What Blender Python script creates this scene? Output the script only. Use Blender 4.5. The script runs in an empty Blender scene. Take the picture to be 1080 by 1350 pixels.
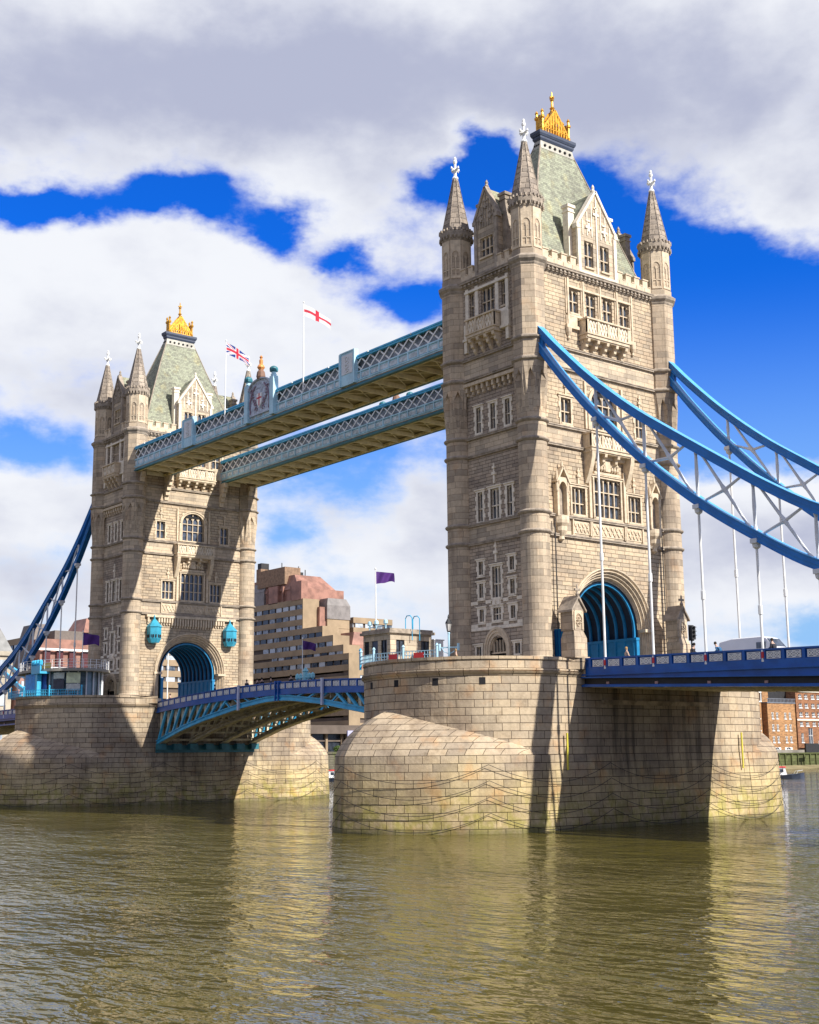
import bpy, bmesh, math, random
from mathutils import Vector, Matrix
random.seed(7)
R = math.radians
sc = bpy.context.scene
COL = sc.collection
# ---------------------------------------------------------------- camera
CAM = (89.934, -91.943, 1.59); YAW, PIT, ROL, FPX = 0.897, 0.185, -0.010, 1695.1
fw = Vector((-math.sin(YAW)*math.cos(PIT), math.cos(YAW)*math.cos(PIT), math.sin(PIT)))
rt = Vector((math.cos(YAW), math.sin(YAW), 0)); up = rt.cross(fw)
rt2 = rt*math.cos(ROL)+up*math.sin(ROL); up2 = up*math.cos(ROL)-rt*math.sin(ROL)
cd = bpy.data.cameras.new('camera'); cam = bpy.data.objects.new('camera', cd); COL.objects.link(cam)
M = Matrix((rt2, up2, -fw)).transposed().to_4x4(); M.translation = Vector(CAM)
cam.matrix_world = M
cd.sensor_fit = 'HORIZONTAL'; cd.sensor_width = 36; cd.lens = FPX/1080*36; cd.clip_start = .5; cd.clip_end = 12000
sc.camera = cam
# ---------------------------------------------------------------- light, exposure
SUN_AZ, SUN_EL = R(13), R(36.6)
sd = bpy.data.lights.new('sun', 'SUN'); so = bpy.data.objects.new('sun', sd); COL.objects.link(so)
sd.energy = 5.0; sd.angle = R(.5); sd.color = (1, .95, .87)
sv = Vector((math.cos(SUN_EL)*math.cos(SUN_AZ), math.cos(SUN_EL)*math.sin(SUN_AZ), math.sin(SUN_EL)))
so.rotation_euler = sv.to_track_quat('Z', 'Y').to_euler()
sc.view_settings.view_transform = 'Standard'; sc.view_settings.look = 'None'
sc.view_settings.exposure = 0.46; sc.view_settings.gamma = 1
# ---------------------------------------------------------------- node helpers
class NT:
    def __init__(s, nt): s.t = nt; nt.nodes.clear()
    def n(s, typ, **kw):
        x = s.t.nodes.new(typ)
        for k, v in kw.items():
            if k.startswith('i_'):
                key = k[2:]
                key = int(key) if key.isdigit() else key.replace('_', ' ')
                s.set(x.inputs[key], v)
            else: setattr(x, k, v)
        return x
    def set(s, inp, v):
        if isinstance(v, bpy.types.NodeSocket): s.t.links.new(v, inp)
        elif isinstance(v, bpy.types.Node): s.t.links.new(v.outputs[0], inp)
        else:
            if isinstance(v, (tuple, list)) and len(v) == 3 and len(inp.default_value) == 4: v = (*v, 1)
            inp.default_value = v
    def m(s, op, a, b=None, c=None, clamp=False):
        x = s.t.nodes.new('ShaderNodeMath'); x.operation = op; x.use_clamp = clamp
        s.set(x.inputs[0], a)
        if b is not None: s.set(x.inputs[1], b)
        if c is not None: s.set(x.inputs[2], c)
        return x.outputs[0]
    def mix(s, f, a, b, mode='MIX'):
        x = s.t.nodes.new('ShaderNodeMix'); x.data_type = 'RGBA'; x.blend_type = mode
        s.set(x.inputs[0], f); s.set(x.inputs[6], a); s.set(x.inputs[7], b)
        return x.outputs[2]
    def ramp(s, f, lo, hi, a=0., b=1.):
        x = s.t.nodes.new('ShaderNodeMapRange'); x.interpolation_type = 'SMOOTHSTEP'
        s.set(x.inputs[0], f); s.set(x.inputs[1], lo); s.set(x.inputs[2], hi); s.set(x.inputs[3], a); s.set(x.inputs[4], b)
        return x.outputs[0]
    def noise(s, vec, scale, det=4, rough=.55, dim='3D'):
        x = s.n('ShaderNodeTexNoise', noise_dimensions=dim)
        s.set(x.inputs['Vector'], vec); s.set(x.inputs['Scale'], scale); s.set(x.inputs['Detail'], det); s.set(x.inputs['Roughness'], rough)
        return x.outputs[0]
    def vmul(s, v, k):
        x = s.t.nodes.new('ShaderNodeVectorMath'); x.operation = 'MULTIPLY'; s.set(x.inputs[0], v); x.inputs[1].default_value = k
        return x.outputs[0]
# ---------------------------------------------------------------- world: sky with procedural clouds laid out by world bearing and height
w = bpy.data.worlds.new('World'); sc.world = w; w.use_nodes = True
T = NT(w.node_tree)
sky = T.n('ShaderNodeTexSky', sky_type='NISHITA', sun_disc=False, sun_elevation=SUN_EL, sun_rotation=R(90)-SUN_AZ, ozone_density=4.0, air_density=1.0, dust_density=.3)
tc = T.n('ShaderNodeTexCoord'); sep = T.n('ShaderNodeSeparateXYZ', i_0=tc.outputs['Generated'])
x, y, z = sep.outputs
az = T.m('MULTIPLY', T.m('ARCTAN2', T.m('MULTIPLY', x, -1), y), 57.2958)
el = T.m('MULTIPLY', T.m('ARCSINE', z), 57.2958)
cv = T.n('ShaderNodeCombineXYZ'); T.set(cv.inputs[0], T.m('MULTIPLY', az, .1)); T.set(cv.inputs[1], T.m('MULTIPLY', el, .16))
wn = T.n('ShaderNodeTexNoise', noise_dimensions='3D'); T.set(wn.inputs['Vector'], cv); T.set(wn.inputs['Scale'], 2.2); T.set(wn.inputs['Detail'], 5.0); T.set(wn.inputs['Roughness'], .6)
ws = T.n('ShaderNodeSeparateColor'); T.set(ws.inputs[0], wn.outputs['Color'])
az2 = T.m('ADD', az, T.m('MULTIPLY', T.m('SUBTRACT', ws.outputs[0], .5), 4.5))
el2 = T.m('ADD', el, T.m('MULTIPLY', T.m('SUBTRACT', ws.outputs[1], .5), 2.6))
def blobs(lst):
    tot = None
    for (a, e, ra, re_, k) in lst:
        d = T.m('ADD', T.m('POWER', T.m('MULTIPLY', T.m('SUBTRACT', az2, a), 1/ra), 2), T.m('POWER', T.m('MULTIPLY', T.m('SUBTRACT', el2, e), 1/re_), 2))
        g = T.m('MULTIPLY', T.m('EXPONENT', T.m('MULTIPLY', d, -1)), k)
        tot = g if tot is None else T.m('ADD', tot, g)
    return tot
blue = blobs([(71,23.2,3,.8,1.0),(67,23.4,2.4,.75,.9),(63.6,24.3,1.9,.9,.95),(60.4,24.4,2.2,1.0,.9),(57.6,23.0,1.6,1.1,.95),(54.2,21.7,1.5,.7,.8),(51.4,20.0,2.3,.9,1.0),(46,21,3,2,.6),
              (47.3,26.0,1.7,1.5,1.5),(49.5,25.0,1.8,1.1,.9),(43.5,24.6,1.6,1.2,.8),(38.5,17.6,4.6,5.4,1.9),(32,15.6,5,2.9,1.8),(41,22.2,1.8,2.2,.8),(29,17,5,3,1.2),
              (54.5,12.8,4.5,1.6,.75),(68.5,13.2,2.6,1.3,.75),(56.6,9.6,1.3,1.0,.5),(33,5.2,2.5,.8,.6),(46.5,14,3,3,.8),(20,16,8,6,1.2),(85,14,7,3,.8),(110,24,9,6,.8),(-20,30,22,8,.8),(-120,35,30,9,.8),(160,30,25,9,.8)])
cld = blobs([(58,28.9,16,2.6,.7),(38,29.5,12,2.8,.55),(34,9.3,7,2.2,1.15),(40,10.2,2.2,1.6,.5),(69.5,10.3,3,1.3,.6),(50.3,10.2,1.8,2,.7),(33.5,23.6,5,2.0,.7),(63,20.0,7,2.6,.6),(34.4,15.1,1.1,.6,1.75)])
f1 = T.noise(cv, 3.2, 8, .6); f2 = T.noise(cv, 1.3, 4, .5)
d = T.m('ADD', T.m('ADD', .72, T.m('SUBTRACT', cld, blue)), T.m('MULTIPLY', T.m('SUBTRACT', f1, .5), 1.25))
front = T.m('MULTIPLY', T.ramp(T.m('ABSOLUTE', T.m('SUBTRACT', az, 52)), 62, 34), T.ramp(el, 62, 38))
alpha = T.m('MULTIPLY', T.ramp(d, .08, .82), front)
thick = T.m('ADD', T.m('ADD', d, T.m('MULTIPLY', T.m('SUBTRACT', f2, .5), 2.6)), blobs([(60,28.8,16,3.0,1.15),(42,28,9,3,.5),(38,23.5,4,1.5,.3),(68,8,3,1.6,.1),(36,7.8,8,1.0,.15),(63,20,7,2.6,-.85),(69.5,10.5,3,1.2,-.4),(34,10.6,6,1.0,-.5),(47,30,6,3,-.15),(36,25,8,3,.1)]))
shade = T.ramp(thick, .30, 2.3)
ccol = T.mix(shade, (8.7, 8.9, 9.4), (4.5, 4.8, 6.3))
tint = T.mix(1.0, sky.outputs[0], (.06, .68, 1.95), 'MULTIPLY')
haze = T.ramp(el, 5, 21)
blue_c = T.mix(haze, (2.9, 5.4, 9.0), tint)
rear_fill = T.mix(.75, tint, (5.6, 5.5, 5.7))  # unseen sky outside the clouds, greyed and brightened to fill the shaded faces
allc = T.mix(alpha, T.mix(front, rear_fill, blue_c), ccol)
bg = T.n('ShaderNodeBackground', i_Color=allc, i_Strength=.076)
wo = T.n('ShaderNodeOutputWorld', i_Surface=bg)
# ---------------------------------------------------------------- materials
MATS = {}
def mat(name, col, rough=.6, metal=0., bump=0., bscale=8., var=.12, spec=.5, vscale=1.2, emit=None):
    if name in MATS: return MATS[name]
    m = bpy.data.materials.new(name); m.use_nodes = True; t = NT(m.node_tree)
    g = t.n('ShaderNodeTexCoord').outputs['Object']
    n1 = t.noise(g, vscale, 5, .6)
    c = t.mix(t.ramp(n1, .3, .7), tuple(k*(1-var) for k in col), tuple(min(1, k*(1+var)) for k in col))
    b = t.n('ShaderNodeBsdfPrincipled', i_Base_Color=c, i_Roughness=rough, i_Metallic=metal)
    b.inputs['Specular IOR Level'].default_value = spec
    if bump:
        bp = t.n('ShaderNodeBump', i_Strength=bump, i_Height=t.noise(g, bscale, 4, .6)); bp.inputs['Distance'].default_value = .05
        t.set(b.inputs['Normal'], bp)
    if emit: t.set(b.inputs['Emission Color'], emit); b.inputs['Emission Strength'].default_value = 1
    t.n('ShaderNodeOutputMaterial', i_Surface=b)
    MATS[name] = m; return m
def masonry(name, c1, c2, mort, bw, rh, msize=.02, bump=.5, rough_b=.25, stain=.35, algae=None, streak=.35, patch=None):
    m = bpy.data.materials.new(name); m.use_nodes = True; t = NT(m.node_tree)
    uv = t.n('ShaderNodeUVMap').outputs[0]; pos = t.n('ShaderNodeNewGeometry').outputs['Position']
    wob = t.n('ShaderNodeTexNoise'); t.set(wob.inputs['Vector'], uv); wob.inputs['Scale'].default_value = .9
    br = t.n('ShaderNodeTexBrick', offset=.5, squash=1.35, squash_frequency=3, offset_frequency=2)
    t.set(br.inputs['Vector'], uv); t.set(br.inputs['Color1'], c1); t.set(br.inputs['Color2'], c2); t.set(br.inputs['Mortar'], mort)
    for k, v in (('Scale', 1), ('Mortar Size', msize), ('Mortar Smooth', .3), ('Bias', -.1), ('Brick Width', bw), ('Row Height', rh)): br.inputs[k].default_value = v
    # a second grid of blocks the same size gives some blocks an odd colour
    br2 = t.n('ShaderNodeTexBrick', offset=.5, squash=1.35, squash_frequency=3, offset_frequency=2)
    t.set(br2.inputs['Vector'], uv); t.set(br2.inputs['Color1'], (.50,.49,.50)); t.set(br2.inputs['Color2'], (1.30,1.27,1.20)); t.set(br2.inputs['Mortar'], (.9,.9,.9))
    for k, v in (('Scale', 1), ('Mortar Size', 0), ('Bias', .15), ('Brick Width', bw), ('Row Height', rh)): br2.inputs[k].default_value = v
    base = t.mix(1.0, br.outputs[0], br2.outputs[0], 'MULTIPLY')
    big = t.noise(pos, .18, 5, .6); c = t.mix(t.ramp(big, .35, .7), base, t.mix(1., base, (1-stain, 1-stain*1.05, 1-stain*1.0), 'MULTIPLY'))
    sm = t.noise(pos, 3.2, 6, .65); c = t.mix(t.ramp(sm, .3, .75, 0, .45), c, t.mix(1., c, (.62,.6,.58), 'MULTIPLY'))
    st = t.noise(t.vmul(pos, (1.1, 1.1, .07)), 1.0, 6, .65)
    c = t.mix(t.ramp(st, .50, .76, 0, streak), c, (.10,.08,.062))
    if patch: c = t.mix(t.ramp(t.noise(pos, .5, 3, .5), .55, .72, 0, .55), c, t.mix(1., c, patch, 'MULTIPLY'))
    if algae:
        zz = t.n('ShaderNodeSeparateXYZ', i_0=pos).outputs[2]
        zn = t.m('ADD', zz, t.m('MULTIPLY', t.m('SUBTRACT', t.noise(pos, .35, 5, .6), .5), 5.0))
        c = t.mix(t.ramp(zn, 1.8, -1.5, 0, .7), c, t.mix(1., c, (1.10, 1.07, .78), 'MULTIPLY'))
        c = t.mix(t.m('MULTIPLY', t.ramp(zn, -.6, -4.0, 0, .8), t.ramp(t.noise(pos, .8, 5, .65), .38, .62)), c, t.mix(1., c, (.72, .80, .38), 'MULTIPLY'))
        c = t.mix(t.m('MULTIPLY', t.ramp(zz, -4.3, -4.9, 0, 1), .6), c, (.06, .065, .03))
        bl = t.noise(pos, .55, 7, .72); c = t.mix(t.m('MULTIPLY', t.ramp(bl, .52, .70, 0, .5), t.ramp(zz, -3.5, 2.0, .4, 1)), c, t.mix(1., c, (.42,.36,.30), 'MULTIPLY'))
        # dark wet run-off stains on the two long faces, below the decks
        run = t.noise(t.vmul(pos, (.9, .9, .05)), 1.0, 7, .7)
        yy = t.n('ShaderNodeSeparateXYZ', i_0=pos).outputs[1]
        msk = t.m('MULTIPLY', t.ramp(t.m('ABSOLUTE', yy), 11.5, 8.0), t.ramp(zz, -3.2, 1.5))
        c = t.mix(t.m('MULTIPLY', msk, t.ramp(run, .47, .68, .12, .75)), c, (.055, .045, .032))
    h = t.m('ADD', t.m('MULTIPLY', br.outputs['Fac'], -1.0), t.m('MULTIPLY', t.noise(pos, 2.6, 5, .65), rough_b*2))
    bp = t.n('ShaderNodeBump', i_Strength=bump, i_Height=h); bp.inputs['Distance'].default_value = .07
    c = t.mix(t.ramp(t.noise(pos, 11., 3, .6), .3, .7, 0, .3), c, t.mix(1., c, (.74,.73,.72), 'MULTIPLY'))
    b = t.n('ShaderNodeBsdfPrincipled', i_Base_Color=c, i_Roughness=.85, i_Normal=bp); b.inputs['Specular IOR Level'].default_value = .25
    t.n('ShaderNodeOutputMaterial', i_Surface=b)
    MATS[name] = m; return m
ASH = masonry('ashlar', (.68,.585,.45), (.51,.42,.315), (.25,.195,.14), 1.35, .46, .018, .35, .12, .22)
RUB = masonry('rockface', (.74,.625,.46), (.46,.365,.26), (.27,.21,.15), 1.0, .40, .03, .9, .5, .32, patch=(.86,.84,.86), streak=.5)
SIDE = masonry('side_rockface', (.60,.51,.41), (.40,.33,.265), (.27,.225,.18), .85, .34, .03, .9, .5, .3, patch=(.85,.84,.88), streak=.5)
COLM = masonry('column_ashlar', (.68,.575,.435), (.47,.385,.29), (.28,.225,.17), 1.3, .62, .02, .4, .2, .32, patch=(.95,.80,.68), streak=.5)
GRAN = masonry('pier_granite', (.70,.585,.43), (.43,.35,.25), (.12,.09,.06), 1.55, .66, .03, .7, .45, .42, algae=True, streak=.45, patch=(1.1,.82,.6))
DOMG = masonry('dome_granite', (.60,.51,.40), (.47,.385,.29), (.18,.14,.10), 1.5, .66, .03, .5, .3, .12, streak=.15)
TRIM = mat('portland_trim', (.60,.49,.35), .8, bump=.3, var=.18, vscale=2.0)
WHT = mat('white_portland', (.78,.70,.57), .8, bump=.2, var=.14, vscale=2.0)
MOULD = mat('weathered_moulding', (.33,.275,.215), .85, bump=.4, var=.3, vscale=1.6)
SPIRE = masonry('spire_stone', (.50,.44,.37), (.37,.32,.27), (.12,.10,.085), .95, .62, .03, .6, .25, .3, streak=.5)
SLATE = masonry('green_slate', (.40,.42,.335), (.29,.32,.245), (.17,.19,.14), .42, .26, .018, .5, .1, .22, streak=.3, patch=(1.3,1.1,.78))
GLASS = mat('window_glass', (.065,.08,.105), .12, spec=.8, var=.5, vscale=1.5)
DARK = mat('dark_recess', (.012,.012,.014), .9)
GOLD = mat('gilding', (.72,.37,.04), .36, metal=.5, bump=.3, var=.35, vscale=3)
NAVY = mat('roof_lead', (.045,.06,.10), .5)
PBLUE = mat('pale_blue_paint', (.42,.66,.78), .45, bump=.05, var=.16, vscale=.8)
SBLUE = mat('sky_blue_paint', (.05,.42,.68), .4, var=.14, vscale=.7)
CBLUE = mat('chain_blue_paint', (.006,.18,.55), .35, var=.14, vscale=.7)
LBLUE = mat('flange_blue_paint', (.07,.38,.80), .35, var=.1)
DBLUE = mat('deck_blue_paint', (.004,.085,.36), .35, var=.2, vscale=.6)
VBLUE = mat('vault_blue_paint', (.01,.20,.42), .5, var=.15)
TEAL = mat('teal_paint', (.03,.17,.21), .5, var=.2)
CREAM = mat('weathered_cream_paint', (.70,.60,.34), .7, var=.3, vscale=1.5)
GCREAM = mat('girder_cream_paint', (.66,.58,.42), .7, var=.3, vscale=1.5)
WPAINT = mat('white_paint', (.82,.82,.80), .4, var=.08)
GPAINT = mat('grey_white_paint', (.66,.68,.70), .45, var=.1)
RED = mat('red_paint', (.55,.03,.03), .4)
ASPH = mat('asphalt', (.055,.055,.055), .9, bump=.3, var=.2)
PAVE = mat('paving', (.30,.27,.23), .9, bump=.3, var=.2)
IRON = mat('dark_iron', (.02,.02,.022), .6, var=.3)
YEL = mat('yellow_paint', (.62,.55,.06), .5)
# ---------------------------------------------------------------- object helpers
ORG = {}
def tag(o, label=None, cat=None, group=None, kind=None):
    if label: o['label'] = label
    if cat: o['category'] = cat
    if group: o['group'] = group
    if kind: o['kind'] = kind
    return o
def thing(name, loc, label, cat, group=None):
    o = bpy.data.objects.new(name, None); COL.objects.link(o); o.location = loc; o.empty_display_size = .5
    ORG[o.name] = Vector(loc); return tag(o, label, cat, group)
class MB:
    def __init__(s): s.v = []; s.f = []; s.u = []
    def poly(s, pts, uv=None):
        pts = [Vector(p) for p in pts]; i = len(s.v); s.v += pts; s.f.append(list(range(i, i+len(pts))))
        if uv is None:
            n = Vector((0,0,0))
            for k in range(len(pts)):
                a, b = pts[k], pts[(k+1) % len(pts)]; n += a.cross(b)
            if n.length > 1e-9: n.normalize()
            if abs(n.z) > .92: uv = [(p.x, p.y) for p in pts]
            else:
                t = Vector((0,0,1)).cross(n); t.normalize(); sl = math.sqrt(max(1e-6, 1-n.z*n.z))
                uv = [(p.dot(t)+n.x*3.1, p.z/sl) for p in pts]
        s.u.append(uv)
    def hexa(s, c):   # 8 corners: bottom 0-3 ccw, top 4-7
        for q in ((3,2,1,0),(4,5,6,7),(0,1,5,4),(1,2,6,5),(2,3,7,6),(3,0,4,7)): s.poly([c[k] for k in q])
    def box(s, x0, x1, y0, y1, z0, z1):
        s.hexa([(x0,y0,z0),(x1,y0,z0),(x1,y1,z0),(x0,y1,z0),(x0,y0,z1),(x1,y0,z1),(x1,y1,z1),(x0,y1,z1)])
    def fb(s, F, u0, u1, z0, z1, d0, d1):    # box in a facade frame
        s.hexa([F(u0,z0,d1),F(u1,z0,d1),F(u1,z0,d0),F(u0,z0,d0),F(u0,z1,d1),F(u1,z1,d1),F(u1,z1,d0),F(u0,z1,d0)])
    def beam(s, a, b, w, h, upv=(0,0,1)):
        a = Vector(a); b = Vector(b); t = (b-a).normalized(); u = Vector(upv)
        sd_ = t.cross(u)
        if sd_.length < 1e-4: sd_ = t.cross(Vector((1,0,0)))
        sd_.normalize(); u2 = sd_.cross(t); sd_ = sd_*w/2; u2 = u2*h/2
        s.hexa([a-sd_-u2, a+sd_-u2, b+sd_-u2, b-sd_-u2, a-sd_+u2, a+sd_+u2, b+sd_+u2, b-sd_+u2])
    def tube(s, pts, r, n=8, cap=True):
        pts = [Vector(p) for p in pts]; rs = r if isinstance(r, (list, tuple)) else [r]*len(pts); rings = []
        for i, p in enumerate(pts):
            t = (pts[min(i+1, len(pts)-1)]-pts[max(i-1, 0)]).normalized()
            a = t.cross(Vector((0,0,1)))
            if a.length < 1e-3: a = t.cross(Vector((0,1,0)))
            a.normalize(); b = t.cross(a)
            rings.append([p+(a*math.cos(2*math.pi*k/n)+b*math.sin(2*math.pi*k/n))*rs[i] for k in range(n)])
        for i in range(len(pts)-1):
            for k in range(n): s.poly([rings[i][k], rings[i+1][k], rings[i+1][(k+1)%n], rings[i][(k+1)%n]])
        if cap: s.poly(rings[0]); s.poly(rings[-1][::-1])
    def lathe(s, cx, cy, prof, n=24, rot=0., cap=True):
        ang = [2*math.pi*k/n+rot for k in range(n+1)]; rr = max(p[0] for p in prof)
        for (r0, z0), (r1, z1) in zip(prof, prof[1:]):
            if abs(r0-r1) < 1e-9 and abs(z0-z1) < 1e-9: continue
            for k in range(n):
                a, b = ang[k], ang[k+1]
                P = lambda r, t, z: (cx+r*math.cos(t), cy+r*math.sin(t), z)
                u0, u1 = a*rr, b*rr
                if r1 < 1e-4: s.poly([P(r0,a,z0), P(r0,b,z0), P(0,a,z1)], [(u0,z0),(u1,z0),(u0,z1)])
                elif r0 < 1e-4: s.poly([P(0,a,z0), P(r1,b,z1), P(r1,a,z1)], [(u0,z0),(u1,z1),(u0,z1)])
                else: s.poly([P(r0,a,z0), P(r0,b,z0), P(r1,b,z1), P(r1,a,z1)], [(u0,z0),(u1,z0),(u1,z1),(u0,z1)])
        if cap and prof[-1][0] > 1e-3: s.poly([(cx+prof[-1][0]*math.cos(t), cy+prof[-1][0]*math.sin(t), prof[-1][1]) for t in ang[:-1]])
    def prism(s, out, z0, z1, top=True, bottom=False, uvs=None):
        n = len(out); per = 0
        for k in range(n):
            a, b = out[k], out[(k+1)%n]; L = math.hypot(b[0]-a[0], b[1]-a[1])
            s.poly([(*a,z0),(*b,z0),(*b,z1),(*a,z1)], [(per,z0),(per+L,z0),(per+L,z1),(per,z1)]); per += L
        if top: s.poly([(*p,z1) for p in out])
        if bottom: s.poly([(*p,z0) for p in out][::-1])
    def cut(s):
        s.c = getattr(s, 'c', []); s.c.append(len(s.f))
    def build(s, name, m, parent=None, smooth=False, merge=False, mats=None, fm=None):
        cs = [c for c in getattr(s, 'c', []) if 0 < c < len(s.f)]
        if cs:
            first = None
            for a, b in zip([0]+cs, cs+[len(s.f)]):
                if a == b: continue
                q = MB(); i0 = s.f[a][0]; i1 = s.f[b-1][-1]+1
                q.v = s.v[i0:i1]; q.f = [[i-i0 for i in f] for f in s.f[a:b]]; q.u = s.u[a:b]
                o = q.build(name, m, parent, smooth, merge); first = first or o
            return first
        me = bpy.data.meshes.new(name); o = bpy.data.objects.new(name, me)
        org = ORG.get(parent.name, Vector((0,0,0))) if parent else Vector((0,0,0))
        me.from_pydata([tuple(p-org) for p in s.v], [], s.f)
        lay = me.uv_layers.new(name='UVMap'); k = 0
        flat = [c for uv in s.u for p in uv for c in p]; lay.data.foreach_set('uv', flat)
        for mm in (mats or [m]): me.materials.append(mm)
        if fm: me.polygons.foreach_set('material_index', fm)
        if merge:
            bm = bmesh.new(); bm.from_mesh(me); bmesh.ops.remove_doubles(bm, verts=bm.verts, dist=.0008); bm.to_mesh(me); bm.free()
        if smooth: me.polygons.foreach_set('use_smooth', [True]*len(me.polygons))
        me.update(); COL.objects.link(o)
        if parent: o.parent = parent; ORG[o.name] = org
        return o
def children(o): return [c for c in COL.objects if c.parent == o]
def copy_tree(root, loc=None, rotz=None):
    kids = {}
    for c in list(COL.objects):
        if c.parent: kids.setdefault(c.parent.name, []).append(c)
    def rec(o, par):
        c = o.copy(); COL.objects.link(c)
        if par: c.parent = par
        for ch in kids.get(o.name, []): rec(ch, c)
        return c
    r = rec(root, None)
    if loc: r.location = loc
    if rotz is not None: r.rotation_euler = (0, 0, rotz)
    return r
# facade frames: u to the right seen from outside, z up, d outward
def frame(face, D):
    return {'+x': lambda u,z,d: (D+d, u, z), '-x': lambda u,z,d: (-D-d, -u, z),
            '-y': lambda u,z,d: (u, -D-d, z), '+y': lambda u,z,d: (-u, D+d, z)}[face]
def wall(mb, F, u0, u1, z0, z1, d, holes, rev=.42):
    us = sorted({u0, u1} | {h[k] for h in holes for k in (0,1) if u0 < h[k] < u1}); zs = sorted({z0, z1} | {h[k] for h in holes for k in (2,3) if z0 < h[k] < z1})
    for a, b in zip(us, us[1:]):
        for c, e in zip(zs, zs[1:]):
            um, zm = (a+b)/2, (c+e)/2
            if any(h[0] < um < h[1] and h[2] < zm < h[3] for h in holes): continue
            mb.poly([F(a,c,d), F(b,c,d), F(b,e,d), F(a,e,d)])
    for (a, b, c, e) in holes:
        i = d-rev
        mb.poly([F(a,c,d),F(a,c,i),F(b,c,i),F(b,c,d)]); mb.poly([F(a,e,d),F(b,e,d),F(b,e,i),F(a,e,i)])
        mb.poly([F(a,c,d),F(a,e,d),F(a,e,i),F(a,c,i)]); mb.poly([F(b,c,d),F(b,c,i),F(b,e,i),F(b,e,d)])
def arch_fill(mb, F, u0, u1, zs, ztop, d0, d1, n=6, pointed=True):   # solid spandrels over an arched light
    c = (u0+u1)/2; hw = (u1-u0)/2; rise = min(ztop-zs, hw*(1.15 if pointed else 1.0))
    def zc(u):
        q = min(1, abs(u-c)/hw); return zs+rise*(math.sqrt(max(0, 1-q*q)) if not pointed else (1-q**2.2)**.8)
    for k in range(2*n):
        a = u0+(u1-u0)*k/(2*n); b = u0+(u1-u0)*(k+1)/(2*n); za, zb = zc(a), zc(b)
        mb.hexa([F(a,za,d1),F(b,zb,d1),F(b,zb,d0),F(a,za,d0),F(a,ztop,d1),F(b,ztop,d1),F(b,ztop,d0),F(a,ztop,d0)])
def window(par, F, u, z0, wd, h, lights=2, trans=(.5,), d=0., head=.55, surround='quoin', m=None, big=None, name='window', surr_w=.2):
    """stone frame with mullions; the glazing is its child"""
    m = m or TRIM; f = MB(); a, b, z1 = u-wd/2, u+wd/2, z0+h
    lw = wd/lights; mt = .11 if wd > 1 else .08
    if lights > 1:
        for k in range(1, lights): f.fb(F, a+lw*k-mt/2, a+lw*k+mt/2, z0, z1, d-.34, d-.13)
    for t_ in trans: f.fb(F, a, b, z0+h*t_-.05, z0+h*t_+.05, d-.32, d-.15)
    if big:      # one large round-arched opening
        arch_fill(f, F, a, b, z1-big, z1, d-.36, d-.02, 8, False)
        for k in range(lights): arch_fill(f, F, a+lw*k+mt/2, a+lw*(k+1)-mt/2, z1-big*.75, z1-big*.35, d-.3, d-.18, 3)
    else:
        for k in range(lights): arch_fill(f, F, a+lw*k+mt*.4, a+lw*(k+1)-mt*.4, z1-head*min(1, lw), z1, d-.33, d-.14, 3)
    f.fb(F, a-.02, b+.02, z0-.16, z0+.02, d-.36, d+.16)
    for q_ in (a, b-.05): f.fb(F, q_, q_+.05, z0, z1-.01, d-.355, d-.24)
    if surround:
        nz = max(2, int(h/.42)); hh = (h+.2)/nz
        for k in range(nz):
            ww = surr_w+(.14 if (k % 2 and surround == 'quoin') else 0)
            for (p, q) in ((a-ww, a), (b, b+ww)): f.fb(F, p, q, z0-.1+k*hh, z0-.1+(k+1)*hh-.012, d-.05, d+.085)
        f.fb(F, a-surr_w-.12, b+surr_w+.12, z1+.0, z1+.2, d-.05, d+.10)
        f.fb(F, a-surr_w-.2, b+surr_w+.2, z1+.2, z1+.30, d-.05, d+.2)
        f.fb(F, a-surr_w-.05, b+surr_w+.05, z0-.26, z0-.165, d-.05, d+.14)
    wo_ = f.build(name, m, par)
    g = MB(); g.fb(F, a-.01, b+.01, z0-.01, z1+.01, d-.40, d-.365)
    nd = max(2, int(wd/.28)); g2 = g.build('pane', GLASS, wo_)
    return (a, b, z0, z1)
def finial_orn(mb, F, u, z, d=0., h=1.5):
    mb.fb(F, u-.10, u+.10, z, z+h*.5, d-.05, d+.12); mb.fb(F, u-.24, u+.24, z+h*.42, z+h*.56, d-.05, d+.2)
    mb.fb(F, u-.07, u+.07, z+h*.5, z+h, d-.05, d+.12); mb.fb(F, u-.17, u+.17, z+h*.74, z+h*.84, d-.05, d+.17)
# ================================================================ the tower (built once as the near one, copied for the far one)
A_, B_ = 5.21, 9.40; SX, SY = 5.65, 9.55     # column centres, wall planes
ZB = 8.5
def arc_path(r, zs=13.2, n=20, zb=ZB, k=1.0):
    return [(-r, zb)]+[(-r*math.cos(math.pi*i/n), zs+r*k*math.sin(math.pi*i/n)) for i in range(n+1)]+[(r, zb)]
def string_course(mb, z, px, py, big=False):
    h = .34 if not big else .8
    prof = [(0,.10),(.10,.24),(.55,.30),(.8,.16)] if not big else [(0,.08),(.15,.2),(.35,.3),(.6,.5),(.85,.55),(.97,.38)]
    for i, (q, dd) in enumerate(prof):
        q1 = prof[i+1][0] if i+1 < len(prof) else 1.0
        za, zb_ = z+q*h, z+q1*h
        for face, D, U in (('+x',SX,8.2),('-x',SX,8.2),('-y',py,4.1),('+y',py,4.1)):
            mb.fb(frame(face, D), -U, U, za, zb_, -.1, dd)
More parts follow.
